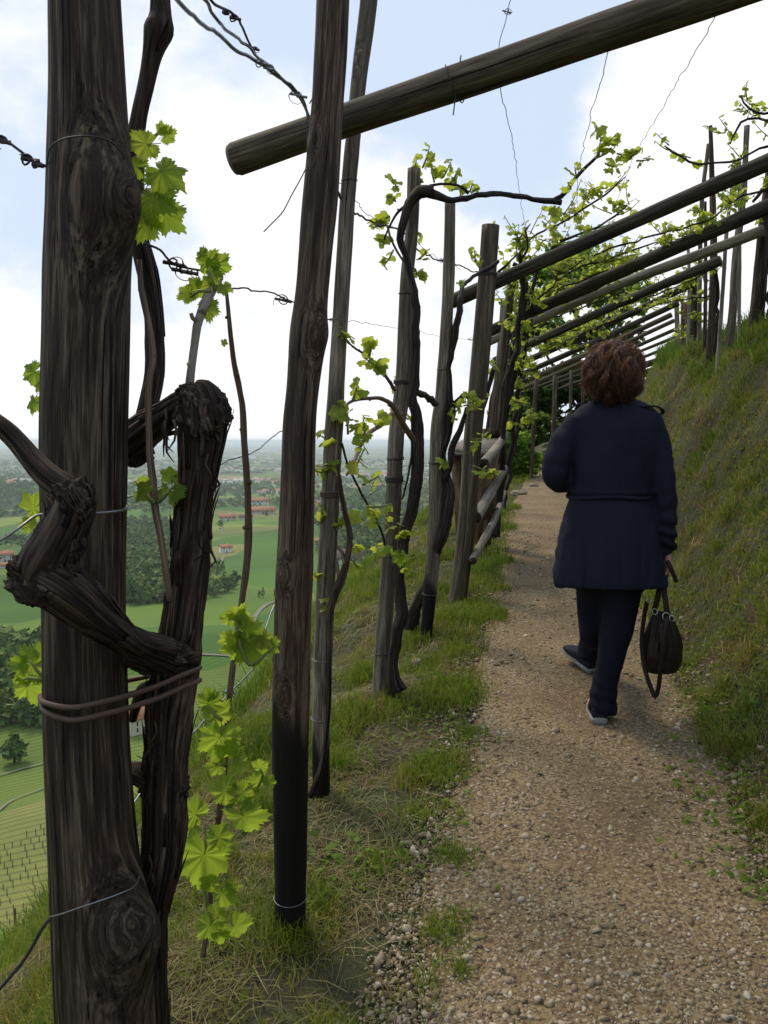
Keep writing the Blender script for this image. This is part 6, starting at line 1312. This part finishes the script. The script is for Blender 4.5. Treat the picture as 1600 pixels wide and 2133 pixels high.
coat = place(remesh(ct, .0085, 4, 'coat', folds), 'coat', M['coat'], W)
mb = MB(); addtube(mb, [at(1334, 848, -.05), at(1352, 846, -.055), at(1371, 848, -.05), at(1381, 856, -.03), at(1378, 862, -.01), at(1366, 862, .02)], [.009] * 6, sides=10, step=.01, flat=.45, flatdir=(0, 0, 1)); mb.build('shoulder_strap', M['coat'], W)
mb = MB(); addtube(mb, [at(1178, 860, -.02), at(1196, 846, -.055), at(1214, 840, -.055)], [.009] * 3, sides=10, step=.01, flat=.45, flatdir=(0, 0, 1)); mb.build('shoulder_strap', M['coat'], W)
mb = MB(); addtube(mb, [R_(1278, 846, 0, 0)[0] + np.array((.070 * math.cos(a), .068 * math.sin(a), .004 * math.sin(2 * a))) for a in np.linspace(0, 2 * math.pi, 20)], .020, sides=10, step=.02, flat=.5, flatdir=None); mb.build('collar', M['coat'], W)
# belt of the coat
mb = MB(); c0, a0, b0, _ = R_(1267, 1034, 170, .120); addtube(mb, [c0 + np.array((a0 * 1.0 * math.cos(a) * math.cos(YAW) - b0 * math.sin(a) * math.sin(YAW), a0 * math.cos(a) * math.sin(YAW) + b0 * math.sin(a) * math.cos(YAW), .004 * math.sin(3 * a))) for a in np.linspace(0, 2 * math.pi, 40)], .0085, sides=8, step=.02, flat=.5, flatdir=None); mb.build('belt', M['coat'], W)
# trousers
tr = MB()
addtube(tr, RL[:-1] + [at(1254, 1484, eR - .01)], [.094, .092, .080, .067, .058, .055, .058], sides=32, step=.015, lump=.02)
addtube(tr, LL[:-1] + [ankL + (.0, -.015, -.01)], [.092, .088, .074, .062, .056, .054, .058], sides=32, step=.015, lump=.02)
loft(tr, [R_(1268, 1235, 120, .085, .03), R_(1268, 1215, 170, .11, .02), R_(1268, 1170, 170, .11, .02)])
def tf(co):
    z = co[:, 2]; return .006 * fbm(co[:, 0] * 12, co[:, 1] * 12, z * 6, 3, 3) + .004 * np.clip((1.0 - (z - gR[2]) / .3), 0, 1) * np.sin(z * 110 + 4 * vn(co[:, 0] * 20, co[:, 1] * 20, 0, 4))
place(remesh(tr, .008, 3, 'trousers', tf), 'trousers', M['trouser'], W)
# shoes
def shoe(heel, dr, pitch, name='shoe'):
    dr = np.array((dr[0], dr[1], 0.)); dr /= np.linalg.norm(dr); sd_ = np.array((dr[1], -dr[0], 0)); up = np.array((0, 0, 1.))
    fw = dr * math.cos(pitch) + up * math.sin(pitch); uw = up * math.cos(pitch) - dr * math.sin(pitch)
    def ring(s, hwid, h0, h1, n=24):
        a = np.arange(n) * 2 * math.pi / n; x = hwid * np.sign(np.cos(a)) * np.abs(np.cos(a))**.7; z = (h0 + h1) / 2 + (h1 - h0) / 2 * np.sign(np.sin(a)) * np.abs(np.sin(a))**.8
        return [heel + fw * s + sd_ * xx + uw * zz for xx, zz in zip(x, z)]
    def lf(rs, mat, nm, par):
        n = 24; V = [q for r_ in rs for q in r_]; Q = [(i * n + j, i * n + (j + 1) % n, (i + 1) * n + (j + 1) % n, (i + 1) * n + j) for i in range(len(rs) - 1) for j in range(n)]
        V += [np.mean(rs[0], 0), np.mean(rs[-1], 0)]; k = len(V); T = [(k - 2, (j + 1) % n, j) for j in range(n)] + [(k - 1, (len(rs) - 1) * n + j, (len(rs) - 1) * n + (j + 1) % n) for j in range(n)]
        return MB().add(V, Q, T).build(nm, mat, par)
    up_ = lf([ring(.006, .026, .016, .05), ring(.012, .032, .014, .085), ring(.05, .037, .014, .095), ring(.10, .039, .014, .088), ring(.15, .043, .014, .068), ring(.20, .044, .014, .052), ring(.235, .036, .014, .040), ring(.25, .018, .014, .028)], M['shoe'], name, W)
    lf([ring(.0, .024, 0, .03), ring(.006, .034, 0, .032), ring(.05, .039, 0, .026), ring(.12, .040, 0, .020), ring(.18, .046, 0, .020), ring(.235, .040, 0, .020), ring(.256, .020, .004, .020)], M['sole'], 'sole', up_)
shoe(np.array((gR[0] - .0, gR[1] - .01, gR[2] + .006)), (.16, 1), 0.0); shoe(np.array((gL[0] + .01, gL[1], gL[2] + .008)), (-.42, 1), .28)
# hair: cap and many wavy locks
hr = MB(); hc = hd + (.003, -.012, -.004); rr0 = np.random.default_rng(5)
ell(hr, hc + (0, -.005, .02), (.092, .098, .110), 22); V = hr.V[0]; k_ = 1 + .12 * fbm(V[:, 0] * 22, V[:, 1] * 22, V[:, 2] * 22, 4, 3); hr.V[0] = hc + (V - hc) * k_[:, None]; hr.X[0] = np.full(len(V), .12)
ell(hr, hc + (0, .0, -.055), (.094, .090, .082), 18)
hr.X[-1] = np.full(len(hr.V[-1]), .1)
for i in range(330):
    z_ = rr0.uniform(-.75, 1); th = rr0.uniform(0, 2 * math.pi); ch = math.sqrt(1 - z_ * z_); d = np.array((math.cos(th) * ch, math.sin(th) * ch, z_))
    if d[1] > .72 and d[2] < .3: continue
    p0 = hc + d * np.array((.090, .098, .112)); part = np.array((.012, .03, .12)); away = (p0 - hc) - part; away = away / (np.linalg.norm(away) + 1e-6)
    tang = away - d * (away @ d); tang /= np.linalg.norm(tang) + 1e-6; tang = tang + np.array((rr0.normal() * .5, rr0.normal() * .5, -.2)) - d * .25; bn = np.cross(d, tang)
    ln = rr0.uniform(.06, .115) * (1 if z_ > -.2 else .55); amp = rr0.uniform(.009, .019); ph0 = rr0.uniform(0, 6.28); lift = rr0.uniform(.004, .030); path = []; nj = 10
    q = p0.copy()
    for j in range(nj):
        f = j / (nj - 1); path.append(q + d * lift * math.sin(f * 2.6) + (d * math.sin(ph0 + f * 6.5) + bn * math.cos(ph0 + f * 6.5)) * amp * min(1, f * 2) * (1 - .45 * f)); q = q + tang * ln / nj - np.array((0, 0, .012 * f * (z_ > -.2)))
        e_ = (q - hc) / np.array((.097, .104, .128)); en = np.linalg.norm(e_)
        lim = 1.07 + .13 * math.sin(i * 2.4); 
        if en > lim and q[2] > hd[2] - .13: q = hc + (q - hc) / en * lim
        if q[2] < hd[2] - .11: q = q + np.array(((hc[0] - q[0]) * .2, (hc[1] - q[1]) * .12, .005))
    tone = float(np.clip(rr0.normal(.40, .20) + .30 * d[2], .02, 1))
    for k in range(20):
        off = rand_dir(rr0) * rr0.uniform(.001, .019); w2 = rr0.normal(size=3) * .006
        addtube(hr, [pt + off * (1 - .4 * (j / nj)) + w2 * math.sin(j * 1.1 + k) for j, pt in enumerate(path)], [.0009, .0013, .0014, .0013, .0013, .0012, .0011, .0009, .0007, .0003], x=float(np.clip(tone + rr0.normal() * .14, 0, 1)), sides=3, step=.03, cap=False)
for i in range(1600):   # loose frizz round the outline
    d = rand_dir(rr0); 
    if d[2] < -.75: continue
    p = hc + d * np.array((.102, .106, .126)); q = [p]; v_ = rand_dir(rr0) * .6 + d * .35
    for j in range(4): q.append(q[-1] + v_ * .011); v_ = v_ + rand_dir(rr0) * .5 + np.array((0, 0, -.12))
    addtube(hr, q, [.0009, .0008, .0008, .0007, .0004], x=.9, sides=3, step=.03, cap=False)
hr.build('hair', M['hair'], W)

# ------------------------------------------------------------------ handbag hanging from her right hand
hp = wr + np.array((-.008, .015, -.11)); BG = thing('handbag', at(1378, 1400, -.02), 'slouchy dark leather handbag with dangling straps hanging from the hand of the walker', 'handbag')
bg_ = MB(); 
def B_(px, py, w_, dep): return (at(px, py, .0), hw(w_), dep, R(12))
loft(bg_, [B_(1380, 1402, 36, .03), B_(1379, 1398, 64, .055), B_(1379, 1385, 80, .070), B_(1379, 1365, 86, .074), B_(1379, 1340, 82, .070), B_(1379, 1315, 70, .058), B_(1379, 1292, 52, .040), B_(1377, 1276, 32, .022)], 40)
def bf(co):
    a = np.arctan2(co[:, 1] - D0, co[:, 0] - at(1379, 1300)[0]); zt = at(1379, 1276)[2]; f = np.clip((co[:, 2] - zt + .22) / .2, 0, 1)
    return .006 * f * np.sin(a * 14) + .006 * fbm(co[:, 0] * 16, co[:, 1] * 16, co[:, 2] * 8, 2, 3)
place(remesh(bg_, .005, 3, 'bag', bf), 'bag', M['bag'], BG)
def strap(L, w_, dy, nm='strap', fd=(0, -1, .1), flat=.22):
    pts = [at(x, y, dy if np.isscalar(dy) else dy[i]) for i, (x, y) in enumerate(L)]; return addtube(MB(), pts, [w_] * len(pts), sides=10, step=.012, flat=flat, flatdir=fd).build(nm, M['bag'], BG)
strap([(1386, 1190), (1376, 1215), (1370, 1245), (1362, 1275)], .013, [.02, 0, -.03, -.03]); strap([(1388, 1190), (1384, 1220), (1386, 1250), (1391, 1282)], .013, [.02, .0, -.03, -.04])
strap([(1390, 1168), (1398, 1185), (1404, 1200), (1410, 1213)], .010, [-.01, -.02, -.02, -.02], 'strap_end')
strap([(1348, 1252), (1341, 1290), (1337, 1335), (1340, 1375), (1348, 1410), (1362, 1448), (1366, 1452), (1372, 1430), (1376, 1395), (1382, 1350), (1388, 1305), (1390, 1285)], .0105, [-.0, .0, -.01, -.03, -.05, -.07, -.075, -.08, -.095, -.1, -.085, -.06], 'long_strap')
for x, y, dy, s in ((1388, 1284, -.055, .016), (1352, 1250, -.02, .011), (1364, 1274, -.045, .012), (1400, 1288, -.03, .012)):
    c_ = at(x, y, dy); addtube(MB(), [c_ + s * np.array((math.cos(a), .25 * math.sin(a), math.sin(a))) for a in np.linspace(0, 2 * math.pi, 16)], .0022, sides=8, step=.01, cap=False).build('ring', M['metal'], BG)
strap([(1380, 1300), (1382, 1340), (1384, 1375)], .016, [-.075, -.092, -.085], 'flap', flat=.2)
# ------------------------------------------------------------------ air
def haze(dens):
    a, z0, z1 = 46000.0, -230.0, 24.0
    v = [(x, y, z) for z in (z0, z1) for (x, y) in ((-a, -a), (a, -a), (a, a), (-a, a))]
    me = bpy.data.meshes.new('haze'); me.from_pydata(v, [], [(3, 2, 1, 0), (4, 5, 6, 7), (0, 1, 5, 4), (1, 2, 6, 5), (2, 3, 7, 6), (3, 0, 4, 7)]); me.update()
    m = bpy.data.materials.new('haze_air'); m.use_nodes = True; t = m.node_tree; t.nodes.clear()
    p = N(t, 'ShaderNodeVolumePrincipled', inp={'Color': (.82, .91, 1.0, 1), 'Density': dens, 'Anisotropy': .2}); o = N(t, 'ShaderNodeOutputMaterial'); t.links.new(p.outputs[0], o.inputs['Volume'])
    me.materials.append(m); ob = bpy.data.objects.new('haze', me); COL.objects.link(ob); tag(ob, kind='stuff', label='pale blue summer haze over the valley and the plain', cat='haze')
haze(.85e-4)
